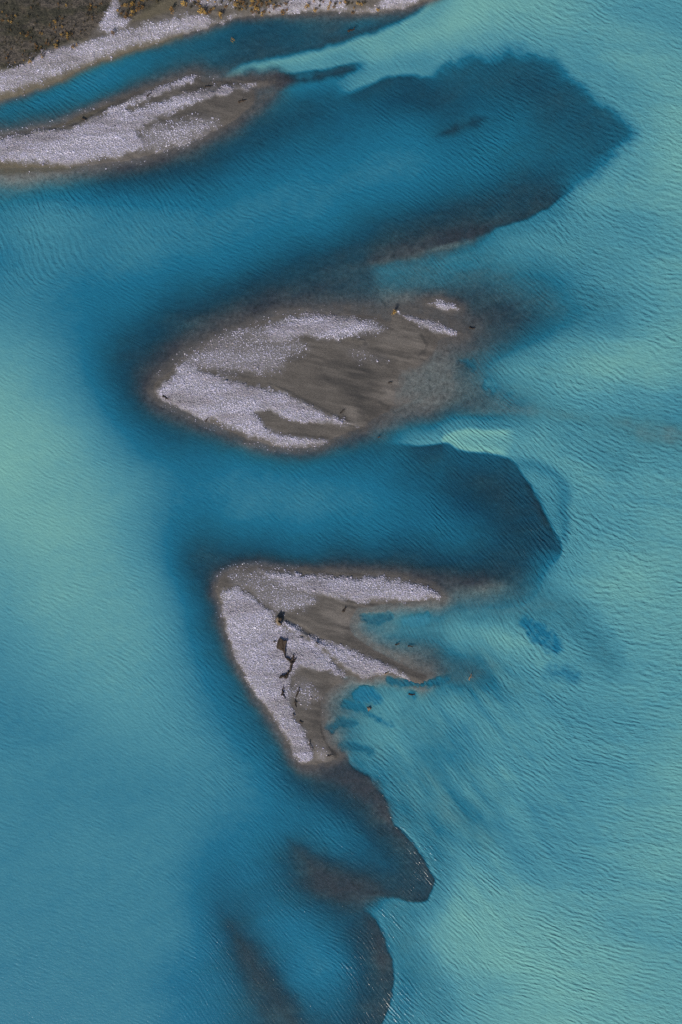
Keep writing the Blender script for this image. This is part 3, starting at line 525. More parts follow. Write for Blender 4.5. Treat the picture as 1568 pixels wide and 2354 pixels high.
# ------------------------------------------------------------------ materials
def make_water():
    m, n, l = new_mat('silty_water'); b = NB(m)
    for nd in list(n): n.remove(nd)
    out = n.new('ShaderNodeOutputMaterial')
    d = b.attr('depth').outputs['Fac']; t = b.attr('silt').outputs['Fac']
    amp = b.attr('ripple').outputs['Fac']; phi = b.attr('across').outputs['Fac']; psi = b.attr('along').outputs['Fac']
    tex = n.new('ShaderNodeTexCoord').outputs['Object']
    t = b.math('ADD', t, b.math('MULTIPLY', b.math('SUBTRACT', b.noise(tex, .55, 4, .6), .5), .10))
    trs = []; one = []
    for a, s in WATER_K:
        k = b.math('MULTIPLY_ADD', t, s); k.node.inputs[2].default_value = a
        tr = b.math('EXPONENT', b.math('MULTIPLY', b.math('MULTIPLY', k, d), -1.0))
        trs.append(tr)
        one.append(b.math('SUBTRACT', 1.0, b.math('MULTIPLY', tr, tr), True))
    T = b.comb(*trs); O = b.comb(*one)
    S = b.ramp(t, WATER_S)
    dc = b.mix(1.0, S, O, 'MULTIPLY')
    # ripples
    v1 = b.comb(b.math('MULTIPLY', phi, 1.55), b.math('MULTIPLY', psi, .46), 0.0)
    v2 = b.comb(b.math('MULTIPLY', phi, 3.1), b.math('MULTIPLY', psi, 1.3), 3.7)
    n1 = b.noise(v1, 1.0, 2.0, .5, .4); n2 = b.noise(v2, 1.0, 2.0, .5)
    warp = b.noise(b.comb(b.math('MULTIPLY', phi, .16), b.math('MULTIPLY', psi, .11), 1.3), 1.0, 2.0, .5)
    patch = b.ramp(b.noise(b.comb(b.math('MULTIPLY', phi, .22), b.math('MULTIPLY', psi, .16), 7.1), 1.0, 3.0, .6), [(.40, (0, 0, 0)), (.62, (1, 1, 1))])
    swell = b.math('SINE', b.math('ADD', b.math('MULTIPLY', phi, 6.6), b.math('MULTIPLY', warp, 26.0)))
    swell = b.math('MULTIPLY', b.math('MULTIPLY', swell, patch), .17)
    n1 = b.math('ADD', n1, swell)
    chop = b.noise(tex, 2.0, 3.0, .6)
    gust = b.ramp(b.noise(tex, .07, 3, .5), [(.3, (.55,) * 3), (.7, (1.3,) * 3)])
    h = b.math('MULTIPLY', b.math('MULTIPLY', b.math('ADD', n1, b.math('MULTIPLY', n2, .45)), amp), gust)
    h = b.math('ADD', h, b.math('MULTIPLY', chop, .40))
    nrm = b.bump(h, WAVE)
    spark = b.noise(tex, 3.4, 2.0, .55)
    nrg = b.bump(b.math('ADD', b.math('MULTIPLY', h, .30), b.math('MULTIPLY', spark, .17)), WAVE)
    tr = n.new('ShaderNodeBsdfTransparent'); l.new(T, tr.inputs[0])
    df = n.new('ShaderNodeBsdfDiffuse'); l.new(dc, df.inputs[0]); l.new(nrm, df.inputs['Normal'])
    ad = n.new('ShaderNodeAddShader'); l.new(tr.outputs[0], ad.inputs[0]); l.new(df.outputs[0], ad.inputs[1])
    gl = n.new('ShaderNodeBsdfGlossy'); gl.inputs['Roughness'].default_value = .24; l.new(nrg, gl.inputs['Normal'])
    fr = n.new('ShaderNodeLayerWeight'); l.new(nrg, fr.inputs['Normal'])      # Schlick reflectance of a water surface
    fac = b.math('MULTIPLY_ADD', b.math('POWER', fr.outputs['Facing'], 5.0), .98); fac.node.inputs[2].default_value = .021
    mx = n.new('ShaderNodeMixShader'); l.new(fac, mx.inputs[0]); l.new(ad.outputs[0], mx.inputs[1]); l.new(gl.outputs[0], mx.inputs[2])
    l.new(mx.outputs[0], out.inputs[0])
    return m
WAVE = .22
WATER_K = [(1.25, 2.2), (.42, 1.7), (.22, 1.6)]          # absorption + silt extinction per metre (r, g, b)
WATER_S = [(0.0, (.004, .022, .050)), (.25, (.007, .058, .114)), (.5, (.013, .143, .238)), (.75, (.076, .264, .316)), (1.0, (.178, .408, .360))]

def make_bed():
    m, n, l = new_mat('river_gravel'); b = NB(m); p = bsdf(m)
    tex = n.new('ShaderNodeTexCoord').outputs['Object']
    sand = b.attr('sand').outputs['Fac']; pb = b.attr('cobble').outputs['Fac']; veg = b.attr('veg').outputs['Fac']
    olive = b.attr('olive').outputs['Fac']; wet = b.attr('damp').outputs['Fac']; pale = b.attr('pale').outputs['Fac']; dry = b.attr('dry').outputs['Fac']
    fine = b.noise(tex, 3.2, 5, .65); mid = b.noise(tex, .45, 4, .6); grain = b.noise(tex, 9, 2, .5)
    under = b.mix(sand, (.041, .035, .042), (.190, .176, .160))
    wetsand = b.mix(mid, (.074, .065, .058), (.124, .110, .097))
    wetsand = b.mix(pale, wetsand, (.190, .168, .150)); wetsand = b.mix(wet, wetsand, (.046, .043, .041))
    under = b.mix(1.0, under, b.ramp(b.noise(tex, 1.1, 5, .7, .6), [(.32, (.55,) * 3), (.68, (1.5,) * 3)]), 'MULTIPLY')
    base = b.mix(dry, under, wetsand)
    base = b.mix(olive, base, (.105, .090, .062))
    vor = b.voro(tex, 4.2)
    cob = b.ramp(vor.outputs['Color'], [(0, (.24, .23, .25)), (1, (.42, .405, .45))])
    pf = b.math('MULTIPLY', pb, .85)
    base = b.mix(pf, base, cob)
    vg = b.ramp(b.noise(tex, .5, 6, .7), [(.3, (.028, .029, .020)), (.55, (.052, .049, .034)), (.75, (.115, .090, .066))])
    vm = n.new('ShaderNodeMapping'); vm.inputs['Rotation'].default_value = (0, 0, R(-62)); vm.inputs['Scale'].default_value = (.3, 1, 1); l.new(tex, vm.inputs[0])
    vg2 = b.mix(b.ramp(b.noise(vm.outputs[0], .30, 5, .65), [(.44, (0, 0, 0)), (.56, (1, 1, 1))]), vg, b.ramp(fine, [(.3, (.050, .044, .038)), (.7, (.125, .104, .086))]))
    vg2 = b.mix(1.0, vg2, b.ramp(b.noise(tex, 2.3, 4, .75), [(.36, (.35,) * 3), (.5, (1.0,) * 3), (.7, (1.35, 1.25, 1.1))]), 'MULTIPLY')
    base = b.mix(b.math('MULTIPLY', veg, .94), base, vg2)
    tone = b.ramp(fine, [(.25, (.72,) * 3), (.75, (1.28,) * 3)])
    base = b.mix(1.0, base, tone, 'MULTIPLY')
    l.new(base, p.inputs['Base Color']); p.inputs['Roughness'].default_value = .8
    try: p.inputs['Specular IOR Level'].default_value = .25
    except KeyError: pass
    hh = b.math('ADD', b.math('MULTIPLY', fine, .5), b.math('MULTIPLY', grain, b.math('MULTIPLY_ADD', pb, .4)))
    hh = b.math('ADD', hh, b.math('MULTIPLY', b.math('MULTIPLY', b.noise(tex, 1.6, 5, .7), veg), 2.0))
    l.new(b.bump(hh, .14), p.inputs['Normal'])
    return m

def make_stone():
    m, n, l = new_mat('pale_cobbles'); b = NB(m); p = bsdf(m)
    r = n.new('ShaderNodeNewGeometry').outputs['Random Per Island']
    tex = n.new('ShaderNodeTexCoord').outputs['Object']
    c = b.ramp(r, [(0, (.20, .19, .20)), (.12, (.32, .31, .385)), (.4, (.42, .405, .51)), (.6, (.46, .425, .485)), (.8, (.53, .51, .63)), (.94, (.46, .41, .41)), (1, (.70, .68, .75))])
    mp = n.new('ShaderNodeMapping'); mp.inputs['Scale'].default_value = (.2, 1.0, 1); mp.inputs['Rotation'].default_value = (0, 0, R(-14)); l.new(tex, mp.inputs[0])
    c = b.mix(1.0, c, b.ramp(b.noise(mp.outputs[0], .35, 5, .65), [(.34, (.50, .47, .45)), (.45, (.84, .80, .80)), (.53, (1.03, 1.02, 1.07)), (.64, (1.28, 1.26, 1.26))]), 'MULTIPLY')
    l.new(c, p.inputs['Base Color']); p.inputs['Roughness'].default_value = .75
    return m

def simple_mat(name, stops, scale=3.0, bump=.04, rough=.85, stretch=None, island=False, objrand=0.0):
    m, n, l = new_mat(name); b = NB(m); p = bsdf(m)
    tex = n.new('ShaderNodeTexCoord').outputs['Object']
    if stretch:
        mp = n.new('ShaderNodeMapping'); mp.inputs['Scale'].default_value = stretch; l.new(tex, mp.inputs[0]); tex = mp.outputs[0]
    f = b.noise(tex, scale, 5, .65)
    fac = n.new('ShaderNodeNewGeometry').outputs['Random Per Island'] if island else f
    if objrand:
        oi = n.new('ShaderNodeObjectInfo').outputs['Random']
        fac = b.math('ADD', b.math('MULTIPLY', fac, 1 - objrand), b.math('MULTIPLY', oi, objrand))
    l.new(b.ramp(fac, stops), p.inputs['Base Color']); p.inputs['Roughness'].default_value = rough
    if bump: l.new(b.bump(f, bump), p.inputs['Normal'])
    return m

M_WATER = make_water(); M_BED = make_bed(); M_STONE = make_stone()
M_GOLD = simple_mat('gold_leaves', [(0, (.10, .055, .015)), (.3, (.32, .18, .04)), (.65, (.55, .33, .07)), (1, (.72, .50, .14))], island=True, bump=0, objrand=.25)
M_RUST = simple_mat('rust_leaves', [(0, (.05, .032, .016)), (.4, (.16, .085, .03)), (.75, (.32, .17, .05)), (1, (.46, .28, .09))], island=True, bump=0, objrand=.25)
M_OLIVE = simple_mat('olive_leaves', [(0, (.025, .026, .014)), (.5, (.065, .055, .026)), (.85, (.14, .095, .035)), (1, (.26, .17, .05))], island=True, bump=0, objrand=.25)
M_TWIG = simple_mat('dark_twigs', [(.3, (.030, .022, .016)), (.7, (.075, .055, .04))], 8, .02)
M_WOOD = simple_mat('brown_driftwood', [(.25, (.018, .011, .007)), (.5, (.055, .035, .022)), (.8, (.14, .095, .06))], 4, .08, stretch=(6, 1.2, 6))
M_PEAT = simple_mat('dark_wet_wood', [(.3, (.014, .009, .006)), (.7, (.05, .032, .02))], 7, .08)
M_PALEWOOD = simple_mat('weathered_wood', [(.3, (.10, .07, .045)), (.7, (.33, .24, .15))], 5, .05)

# ------------------------------------------------------------------ sheets
def grid_mesh(name, keep, zvals, attrs, mat):
    """mesh of the grid cells flagged in keep (NY-1, NX-1)"""
    cj, ci = np.nonzero(keep)
    v00 = cj * NX + ci
    quads = np.stack([v00, v00 + NX, v00 + NX + 1, v00 + 1], 1)
    used = np.unique(quads); remap = np.zeros(NX * NY, np.int64); remap[used] = np.arange(len(used))
    quads = remap[quads].astype(np.int32)
    co = np.empty((len(used), 3), np.float32)
    co[:, 0] = (X.ravel()[used] - FW / 2) * U; co[:, 1] = (FH / 2 - Y.ravel()[used]) * U; co[:, 2] = zvals.ravel()[used]
    me = bpy.data.meshes.new(name)
    me.vertices.add(len(co)); me.vertices.foreach_set('co', co.ravel())
    me.loops.add(quads.size); me.loops.foreach_set('vertex_index', quads.ravel())
    me.polygons.add(len(quads)); me.polygons.foreach_set('loop_start', np.arange(0, quads.size, 4, dtype=np.int32))
    me.update(calc_edges=True)
    me.polygons.foreach_set('use_smooth', np.ones(len(quads), bool))
    for k, a in attrs.items():
        at = me.attributes.new(k, 'FLOAT', 'POINT'); at.data.foreach_set('value', a.ravel()[used].astype(np.float32))
    me.materials.append(mat)
    o = bpy.data.objects.new(name, me); col.objects.link(o)
    return o
DRY = sstep((ZZ + .10) / .14)
bed_attrs = dict(sand=np.clip(SAND, 0, 1), cobble=PEB, veg=VEG, olive=OLIVE, damp=WETD, pale=PALE, dry=DRY)
cellreg = np.zeros((NY - 1, NX - 1), np.int8)
for k in range(1, 6):
    mk = (REG == k) & (ZZ > -.06)
    c = mk[:-1, :-1] | mk[1:, :-1] | mk[:-1, 1:] | mk[1:, 1:]
    cellreg[c & (cellreg == 0)] = k
props(grid_mesh('riverbed', cellreg == 0, ZZ, bed_attrs, M_BED), 'dark gravel river bed seen through the clear shallow water', 'riverbed', kind='structure')
props(grid_mesh('river_bank', cellreg == 1, ZZ, bed_attrs, M_BED), 'olive river bank with a pale cobble edge in the top left corner', 'river bank', kind='structure')
for k, lab in [(2, 'long pale gravel bar with a forked tip, just off the olive bank'), (3, 'leaf shaped gravel bar with a grey sandy middle, in the centre of the river'),
               (4, 'arrow shaped gravel bar carrying the brown driftwood slab and the stump'), (5, 'tiny sliver of pale gravel above the thin strip beside the orange shrub')]:
    props(grid_mesh('gravel_bar', cellreg == k, ZZ, bed_attrs, M_BED), lab, 'gravel bar', kind='structure')
wet_cells = ~((ZZ[:-1, :-1] > .12) & (ZZ[1:, :-1] > .12) & (ZZ[:-1, 1:] > .12) & (ZZ[1:, 1:] > .12))
props(grid_mesh('water', wet_cells, np.zeros_like(ZZ), dict(depth=np.clip(-ZZ, 0, None), silt=SILT, ripple=AMP * np.clip(.25 + np.clip(-ZZ, 0, 1) * 2.5, 0, 1), across=PHI, along=PSI), M_WATER),
      'rippled turquoise and deep blue river water full of glacial silt', 'river', kind='structure')

def height_at(x, y):
    i = min(max(int(np.searchsorted(GX, x)), 1), NX - 1); j = min(max(int(np.searchsorted(GY, y)), 1), NY - 1)
    return float(max(ZZ[j, i], ZZ[j - 1, i - 1]))

# ------------------------------------------------------------------ cobbles lying on the bars (uncountable)
ICO_V = []; g_ = (1 + 5 ** .5) / 2
for a in (-1, 1):
    for c in (-g_, g_): ICO_V += [(a, c, 0), (0, a, c), (c, 0, a)]
ICO_V = np.array(ICO_V, np.float32); ICO_V /= np.linalg.norm(ICO_V[0])
def ico_faces():
    n = len(ICO_V); e = 1.06; F = []
    D = np.linalg.norm(ICO_V[:, None] - ICO_V[None], axis=2)
    for a in range(n):
        for b_ in range(a + 1, n):
            for c in range(b_ + 1, n):
                if max(D[a, b_], D[b_, c], D[a, c]) < e:
                    nn = np.cross(ICO_V[b_] - ICO_V[a], ICO_V[c] - ICO_V[a])
                    F.append((a, b_, c) if nn @ ICO_V[a] > 0 else (a, c, b_))
    return np.array(F, np.int32)
ICO_F = ico_faces()
def cobbles(name, regs, density, label):
    sel = np.isin(REG, regs) & (PEB > .02) & (X > -60) & (X < FW + 60) & (Y > -60) & (Y < FH + 60)
    j, i = np.nonzero(sel)
    dxu = np.gradient(GX)[i] * U; dyu = np.gradient(GY)[j] * U
    lam = density * PEB[j, i] ** 1.3 * (1 - .8 * VEG[j, i]) * dxu * dyu
    cnt = rng.poisson(lam)
    idx = np.repeat(np.arange(len(j)), cnt); N = len(idx)
    x = GX[i[idx]] + rng.uniform(-.5, .5, N) * dxu[idx] / U; y = GY[j[idx]] + rng.uniform(-.5, .5, N) * dyu[idx] / U
    z = ZZ[j[idx], i[idx]]
    r = .068 * np.exp(rng.normal(0, .36, N)) + .02
    sc = np.stack([r * rng.uniform(.8, 1.4, N), r * rng.uniform(.7, 1.1, N), r * rng.uniform(.34, .6, N)], 1)
    V = ICO_V[None] * (1 + rng.uniform(-.16, .16, (N, 12, 1))) * sc[:, None, :]
    th = rng.uniform(0, 2 * np.pi, N); c, s = np.cos(th)[:, None], np.sin(th)[:, None]
    vx = V[..., 0] * c - V[..., 1] * s; vy = V[..., 0] * s + V[..., 1] * c
    tl = rng.normal(0, .25, N)[:, None]; vz = V[..., 2] + vx * tl
    co = np.stack([vx + ((x - FW / 2) * U)[:, None], vy + ((FH / 2 - y) * U)[:, None], vz + (z + r * .15)[:, None]], 2).astype(np.float32)
    f = (ICO_F[None] + (np.arange(N) * 12)[:, None, None]).astype(np.int32)
    me = bpy.data.meshes.new(name)
    me.vertices.add(N * 12); me.vertices.foreach_set('co', co.ravel())
    me.loops.add(f.size); me.loops.foreach_set('vertex_index', f.ravel())
    me.polygons.add(N * 20); me.polygons.foreach_set('loop_start', np.arange(0, f.size, 3, dtype=np.int32))
    me.update(calc_edges=True); me.materials.append(M_STONE)
    o = bpy.data.objects.new(name, me); col.objects.link(o)
    props(o, label, 'cobbles', kind='stuff'); print(name, N)
    return o
cobbles('cobbles', [1], 40, 'pale cobbles lying along the olive river bank')
cobbles('cobbles', [2], 40, 'pale cobbles covering the long gravel bar just off the olive bank')
cobbles('cobbles', [3, 5], 40, 'pale cobbles on the leaf shaped gravel bar and its thin strips')
cobbles('cobbles', [4], 40, 'pale cobbles covering the arrow shaped gravel bar')

# ------------------------------------------------------------------ mesh builder for the single things
class MB:
    def __init__(s): s.v = []; s.f = []
    def tube(s, pts, rad, n=7, jit=0.0):
        pts = [Vector(p) for p in pts]; base = len(s.v)
        for k, p in enumerate(pts):
            t = (pts[min(k + 1, len(pts) - 1)] - pts[max(k - 1, 0)]).normalized()
            a = t.orthogonal().normalized(); c = t.cross(a); r = rad[k] if isinstance(rad, (list, tuple)) else rad
            for q in range(n):
                an = 2 * math.pi * q / n; rr = r * (1 + random.uniform(-jit, jit))
                s.v.append(p + a * (math.cos(an) * rr) + c * (math.sin(an) * rr))
        for k in range(len(pts) - 1):
            for q in range(n):
                s.f.append((base + k * n + q, base + k * n + (q + 1) % n, base + (k + 1) * n + (q + 1) % n, base + (k + 1) * n + q))
        s.f.append(tuple(base + q for q in reversed(range(n)))); s.f.append(tuple(base + (len(pts) - 1) * n + q for q in range(n)))
    def leaf(s, p, d, up, L, w):
        base = len(s.v); sd_ = d.cross(up).normalized() * w
        s.v += [p, p + d * L * .45 + sd_, p + d * L, p + d * L * .45 - sd_]; s.f.append((base, base + 1, base + 2, base + 3))
    def blob(s, c, r, jit=.25, squash=(1, 1, 1)):
        base = len(s.v)
        for q in ICO_V:
            k = 1 + random.uniform(-jit, jit); s.v.append(Vector((c[0] + q[0] * r * k * squash[0], c[1] + q[1] * r * k * squash[1], c[2] + q[2] * r * k * squash[2])))
        s.f += [tuple(int(i) + base for i in f) for f in ICO_F]
    def slab(s, outline, z0, z1, jit=.02, taper=.06):
        """extruded irregular outline with a rough top"""
        n = len(outline); base = len(s.v); cx = sum(p[0] for p in outline) / n; cy = sum(p[1] for p in outline) / n
        for zz, k in ((z0, 1 + taper), ((z0 + z1) / 2, 1.03), (z1, 1.0 - taper)):
            for x, y in outline: s.v.append(Vector((cx + (x - cx) * k + random.uniform(-jit, jit), cy + (y - cy) * k + random.uniform(-jit, jit), zz + random.uniform(-jit, jit))))
        for ring in range(2):
            for q in range(n):
                a = base + ring * n; s.f.append((a + q, a + (q + 1) % n, a + n + (q + 1) % n, a + n + q))
        s.f.append(tuple(base + q for q in reversed(range(n)))); ctr = len(s.v); s.v.append(Vector((cx, cy, z1 + jit)))
        for q in range(n): s.f.append((base + 2 * n + q, base + 2 * n + (q + 1) % n, ctr))
    def mesh(s, name, mat):
        me = bpy.data.meshes.new(name); me.from_pydata([tuple(v) for v in s.v], [], s.f); me.update(); me.materials.append(mat); return me
    def build(s, name, mat, parent=None):
        o = bpy.data.objects.new(name, s.mesh(name, mat)); col.objects.link(o)
        if parent is not None: o.parent = parent
        return o
def empty(name, loc, rz=0.0):
    o = bpy.data.objects.new(name, None); col.objects.link(o); o.location = loc; o.rotation_euler = (0, 0, rz); o.empty_display_size = .3
    return o

# ------------------------------------------------------------------ shrubs: twiggy clumps with separate stems and foliage
def shrub_meshes(seed, leafmat, nleaf=190):
    random.seed(seed)
    tw = MB(); lf = MB(); lobes = []
    for k in range(random.randint(5, 8)):
        a = random.uniform(0, 2 * math.pi); rr = random.uniform(.1, .55); h = random.uniform(.45, 1.15) * (1 - .4 * rr)
        tip = Vector((math.cos(a) * rr, math.sin(a) * rr, h))
        tw.tube([(0, 0, -.1), tip * .5 + Vector((0, 0, .1)), tip], [.035, .024, .01], 5)
        lobes.append((tip, random.uniform(.18, .36)))
    for k in range(nleaf):
        c, r = random.choice(lobes)
        d = Vector((random.gauss(0, 1), random.gauss(0, 1), random.gauss(.15, .8))).normalized()
        p = c + d * r * random.uniform(.35, 1.0); p.z = max(p.z, .03)
        dd = (d + Vector((random.gauss(0, .6), random.gauss(0, .6), random.gauss(.2, .5)))).normalized()
        lf.leaf(p, dd, Vector((random.gauss(0, 1), random.gauss(0, 1), random.gauss(0, 1))).normalized(), random.uniform(.10, .2), random.uniform(.035, .07))
    return tw.mesh('stems', M_TWIG), lf.mesh('foliage', leafmat)
KINDS = {'gold': [shrub_meshes(s, M_GOLD) for s in (1, 2, 3)], 'rust': [shrub_meshes(s, M_RUST) for s in (4, 5, 6)], 'olive': [shrub_meshes(s, M_OLIVE) for s in (7, 8, 9)]}
def shrub(x, y, s, kind, label, group=None, sq=1.0):
    random.seed(int(x * 131 + y * 17))
    tw, lf = random.choice(KINDS[kind])
    root = empty('shrub', W(x, y, height_at(x, y) - .02), random.uniform(0, 6.28)); root.scale = (s, s * random.uniform(.75, 1.1), s * sq)
    for nm, me in (('stems', tw), ('foliage', lf)):
        o = bpy.data.objects.new(nm, me); col.objects.link(o); o.parent = root
    props(root, label, 'shrub', group)
    return root
used = []
def free(x, y, dmin): return all((x - a) ** 2 + (y - b) ** 2 > dmin ** 2 for a, b in used)
def scatter(zone, n, sizes, kinds, label, group, dmin=5.0, seed=0):
    rs = random.Random(seed); k = 0; tries = 0
    cand = []
    while k < n and tries < 20000:
        tries += 1
        if isinstance(zone[0], tuple) and len(zone[0]) == 3:           # belt: points with radius
            cx, cy, rr = rs.choice(zone); x = cx + rs.gauss(0, rr); y = cy + rs.gauss(0, rr * .7)
        else:
            xs = [p[0] for p in zone]; ys = [p[1] for p in zone]; x = rs.uniform(min(xs), max(xs)); y = rs.uniform(min(ys), max(ys))
            if sdf(zone, np.array([[x]]), np.array([[y]]))[0, 0] < 0: continue
        if height_at(x, y) < .05 or not free(x, y, dmin): continue
        used.append((x, y)); kd = rs.choices(list(kinds), list(kinds.values()))[0]
        s = rs.uniform(*sizes)
        nm = {'gold': 'golden', 'rust': 'rusty brown', 'olive': 'dark olive'}[kd]
        shrub(x, y, s, kd, label % nm, group % nm); k += 1
# belts read off the photograph
scatter([(-10,-10),(0,160),(60,146),(105,116),(200,92),(240,20),(250,-10)], 96, (.26, .52), {'olive': 6, 'rust': 3, 'gold': .4}, 'small low %s shrub scattered over the olive bank', '%s shrubs scattered over the olive bank', 4.5, 1)
scatter([(142,68,6),(150,90,6),(178,112,5),(144,52,4),(160,84,5),(120,105,5),(90,115,6),(212,50,5),(215,28,6),(100,128,8),(30,150,8),(20,55,8),(70,95,10)], 62, (.26, .55), {'gold': 3, 'rust': 5, 'olive': 3}, 'upright %s shrub in the ragged rows left of the gravel chute', '%s shrubs in rows left of the gravel chute', 4.0, 2)
scatter([(285,40,6),(300,35,8),(320,28,8),(335,14,8),(300,15,9),(360,5,6)], 30, (.45, .8), {'rust': 5, 'gold': 3, 'olive': 2}, '%s shrub in the thicket just right of the gravel chute', '%s shrubs in the thicket right of the gravel chute', 5, 3)
scatter([(460,15,10),(500,8,10),(530,5,10),(560,18,8),(590,20,9),(620,14,9),(640,20,8),(605,33,4),(580,33,4),(545,20,6),(480,30,6)], 66, (.40, .82), {'rust': 5, 'gold': 3, 'olive': 3}, '%s shrub in the dense belt along the top shoreline', '%s shrubs in the belt along the top shoreline', 5.5, 4)
scatter([(735,5,8),(760,18,8),(800,12,9),(785,0,8),(830,10,8)], 22, (.4, .8), {'rust': 4, 'gold': 4, 'olive': 2}, '%s shrub on the pale cobbles at the right end of the shoreline belt', '%s shrubs at the right end of the shoreline', 6, 5)
SINGLE = [
 (395, 33, 1.25, 'rust', 'rounded brown shrub alone on the cobbles left of the shoreline belt'),
 (428, 20, 1.2, 'gold', 'bright golden shrub behind the rounded brown one on the bank'),
 (442, 8, 1.05, 'rust', 'tall brown shrub at the left start of the shoreline belt'),
 (466, 36, 1.35, 'gold', 'big golden shrub at the tip of the cobble beach'),
 (508, 40, 1.25, 'gold', 'golden shrub standing where the beach meets the water'),
 (652, 33, 1.15, 'rust', 'rusty shrub at the water edge beside a small blue pool'),
 (707, 20, 1.0, 'gold', 'golden shrub alone on the pale cobble patch by the shoreline'),
 (725, 25, .85, 'gold', 'small golden shrub at the waterline below the pale cobble patch'),
 (756, 22, .85, 'gold', 'golden shrub at the waterline, a step right of the pale cobble patch'),
 (811, 30, .7, 'rust', 'low rusty shrub in the water below the shoreline belt'),
 (868, 24, .75, 'gold', 'golden shrub left of the last pale strip of the shoreline'),
 (134, 114, .8, 'gold', 'bright yellow shrub on the lower edge of the olive bank'),
 (75, 151, .8, 'gold', 'yellow shrub near the left end of the olive bank edge'),
 (131, 62, .8, 'gold', 'yellow shrub halfway up the olive bank'),
 (160, 92, .7, 'gold', 'yellow green shrub at the foot of the rows on the olive bank'),
 (262, 86, .95, 'rust', 'dark brown shrub alone on the cobbles below the gravel chute'),
]
for x, y, s, kd, lab in SINGLE:
    shrub(x, y, s, kd, lab); used.append((x, y))
shrub(534.5, 92.5, .95, 'gold', 'small orange shrub standing alone in the blue side channel')
sh = shrub(903, 720, 1.05, 'gold', 'orange shrub at the head of the thin gravel strip', sq=1.2)

# ------------------------------------------------------------------ driftwood, snags and the stump
def snag(x, y, L, rz, label, mat=None, forks=2, thick=1.0, sink=.0):
    random.seed(int(x * 7 + y * 3)); mat = mat or M_PEAT
    root = empty('snag', W(x, y, max(height_at(x, y), -.12) - sink), R(rz))
    t = MB(); pts = [(-L / 2, 0, .10), (-L * .2, random.uniform(-.1, .1) * L, .17), (L * .15, random.uniform(-.1, .1) * L, .2), (L / 2, random.uniform(-.15, .15) * L, .24)]
    t.tube(pts, [.13 * thick, .12 * thick, .09 * thick, .035 * thick], 8, .15); t.blob((-L / 2, 0, .14), .2 * thick, .3, (1, 1.1, .8)); t.build('trunk', mat, root)
    for k in range(forks):
        b_ = MB(); px = random.uniform(-.25, .3) * L; sgn = 1 if k % 2 else -1
        b_.tube([(px, 0, .16), (px + L * .16, sgn * L * .16, .34), (px + L * .26, sgn * L * .3, .5)], [.06 * thick, .045 * thick, .015], 6, .15); b_.build('branch', mat, root)
    props(root, label, 'driftwood'); return root
SNAGS = [
 (970*.8167, 1714*.8167, 1.0, 70, 'short black snag on the grey sand right of the stump', None, 1, 1.5),
 (1120*.8167, 1813*.8167, .9, 20, 'small dark snag in the shallows right of the cobble tail, left of a twin', None, 1, .9),
 (1157*.8167, 1819*.8167, 1.1, 0, 'thin dark snag lying flat in the shallows right of its small twin', None, 1, .9),
 (1090*.8167, 1893*.8167, 1.1, 30, 'reddish snag on the edge of the cobble tail', M_PALEWOOD, 1, .9),
 (1325*.8167, 1905*.8167, 1.3, 60, 'snag standing in the water at the far right of the arrow shaped bar', M_PALEWOOD, 2, 1.0),
 (1160*.8167, 1955*.8167, 1.2, -10, 'dark snag in a blue hole below the cobble tail', None, 2, 1.1),
 (1330*.8167, 925*.8167, 1.2, -20, 'dark snag in the shallows right of the thin gravel strip', None, 2, 1.1),
 (1100*.8167, 1077*.8167, .8, 10, 'tiny dark snag on the pale sand of the leaf shaped bar', None, 1, .8),
 (965*.8167, 1158*.8167, 1.4, 40, 'forked twig on the sand at the tip of the lower cobble spit', None, 3, .6),
 (467*.8167, 1121*.8167, 1.3, -30, 'black snag at the left tip of the leaf shaped bar', None, 2, 1.2),
 (583*.8167, 1180*.8167, 1.0, 60, 'small black snag on the lower edge of the leaf shaped bar', None, 1, .8),
 (683*.8167, 286*.8167, 1.6, 20, 'brown snag on the wet sand of the long bar', M_WOOD, 2, 1.2),
 (421*.8167, 269*.8167, .9, 40, 'small dark snag on the upper fork of the long bar', None, 1, 1.0),
 (588*.8167, 245*.8167, 1.5, 5, 'thin dark branch on the sand between the two forks of the long bar', None, 2, .7),
 (239*.8167, 338*.8167, 1.1, -15, 'reddish brown snag on the upper edge of the long bar', M_WOOD, 1, 1.0),
 (990*.8167, 85*.8167, 1.3, 15, 'dark snag in the shallow water below the top shoreline', None, 2, 1.4),
 (1068*.8167, 1230*.8167, .5, 20, 'tiny reddish twig on the dark sand below the lower cobble spit', M_WOOD, 1, .8),
 (876*.8167, 2100*.8167, 2.2, -75, 'thin dark branch on the pale tail of the arrow shaped bar', M_WOOD, 1, .6),
 (930*.8167, 2127*.8167, 1.1, 0, 'dark twig at the lower right foot of the arrow shaped bar', None, 2, .7),
 (828*.8167, 2013*.8167, .7, -60, 'small dark twig left of a second one low on the arrow shaped bar', M_WOOD, 1, .8),
 (849*.8167, 2032*.8167, .8, -30, 'small dark twig low on the arrow shaped bar, right of another', M_WOOD, 1, .9),
 (775*.8167, 1804*.8167, .5, 30, 'tiny reddish twig on the cobbles left of the driftwood slab', M_WOOD, 1, .8),
 (895*.8167, 1810*.8167, .8, -40, 'small dark twig on the ridge running from the stump', None, 1, .8),
]
for x, y, L, rz, lab, mt, fk, th in SNAGS: snag(x, y, L, rz, lab, mt, fk, th)

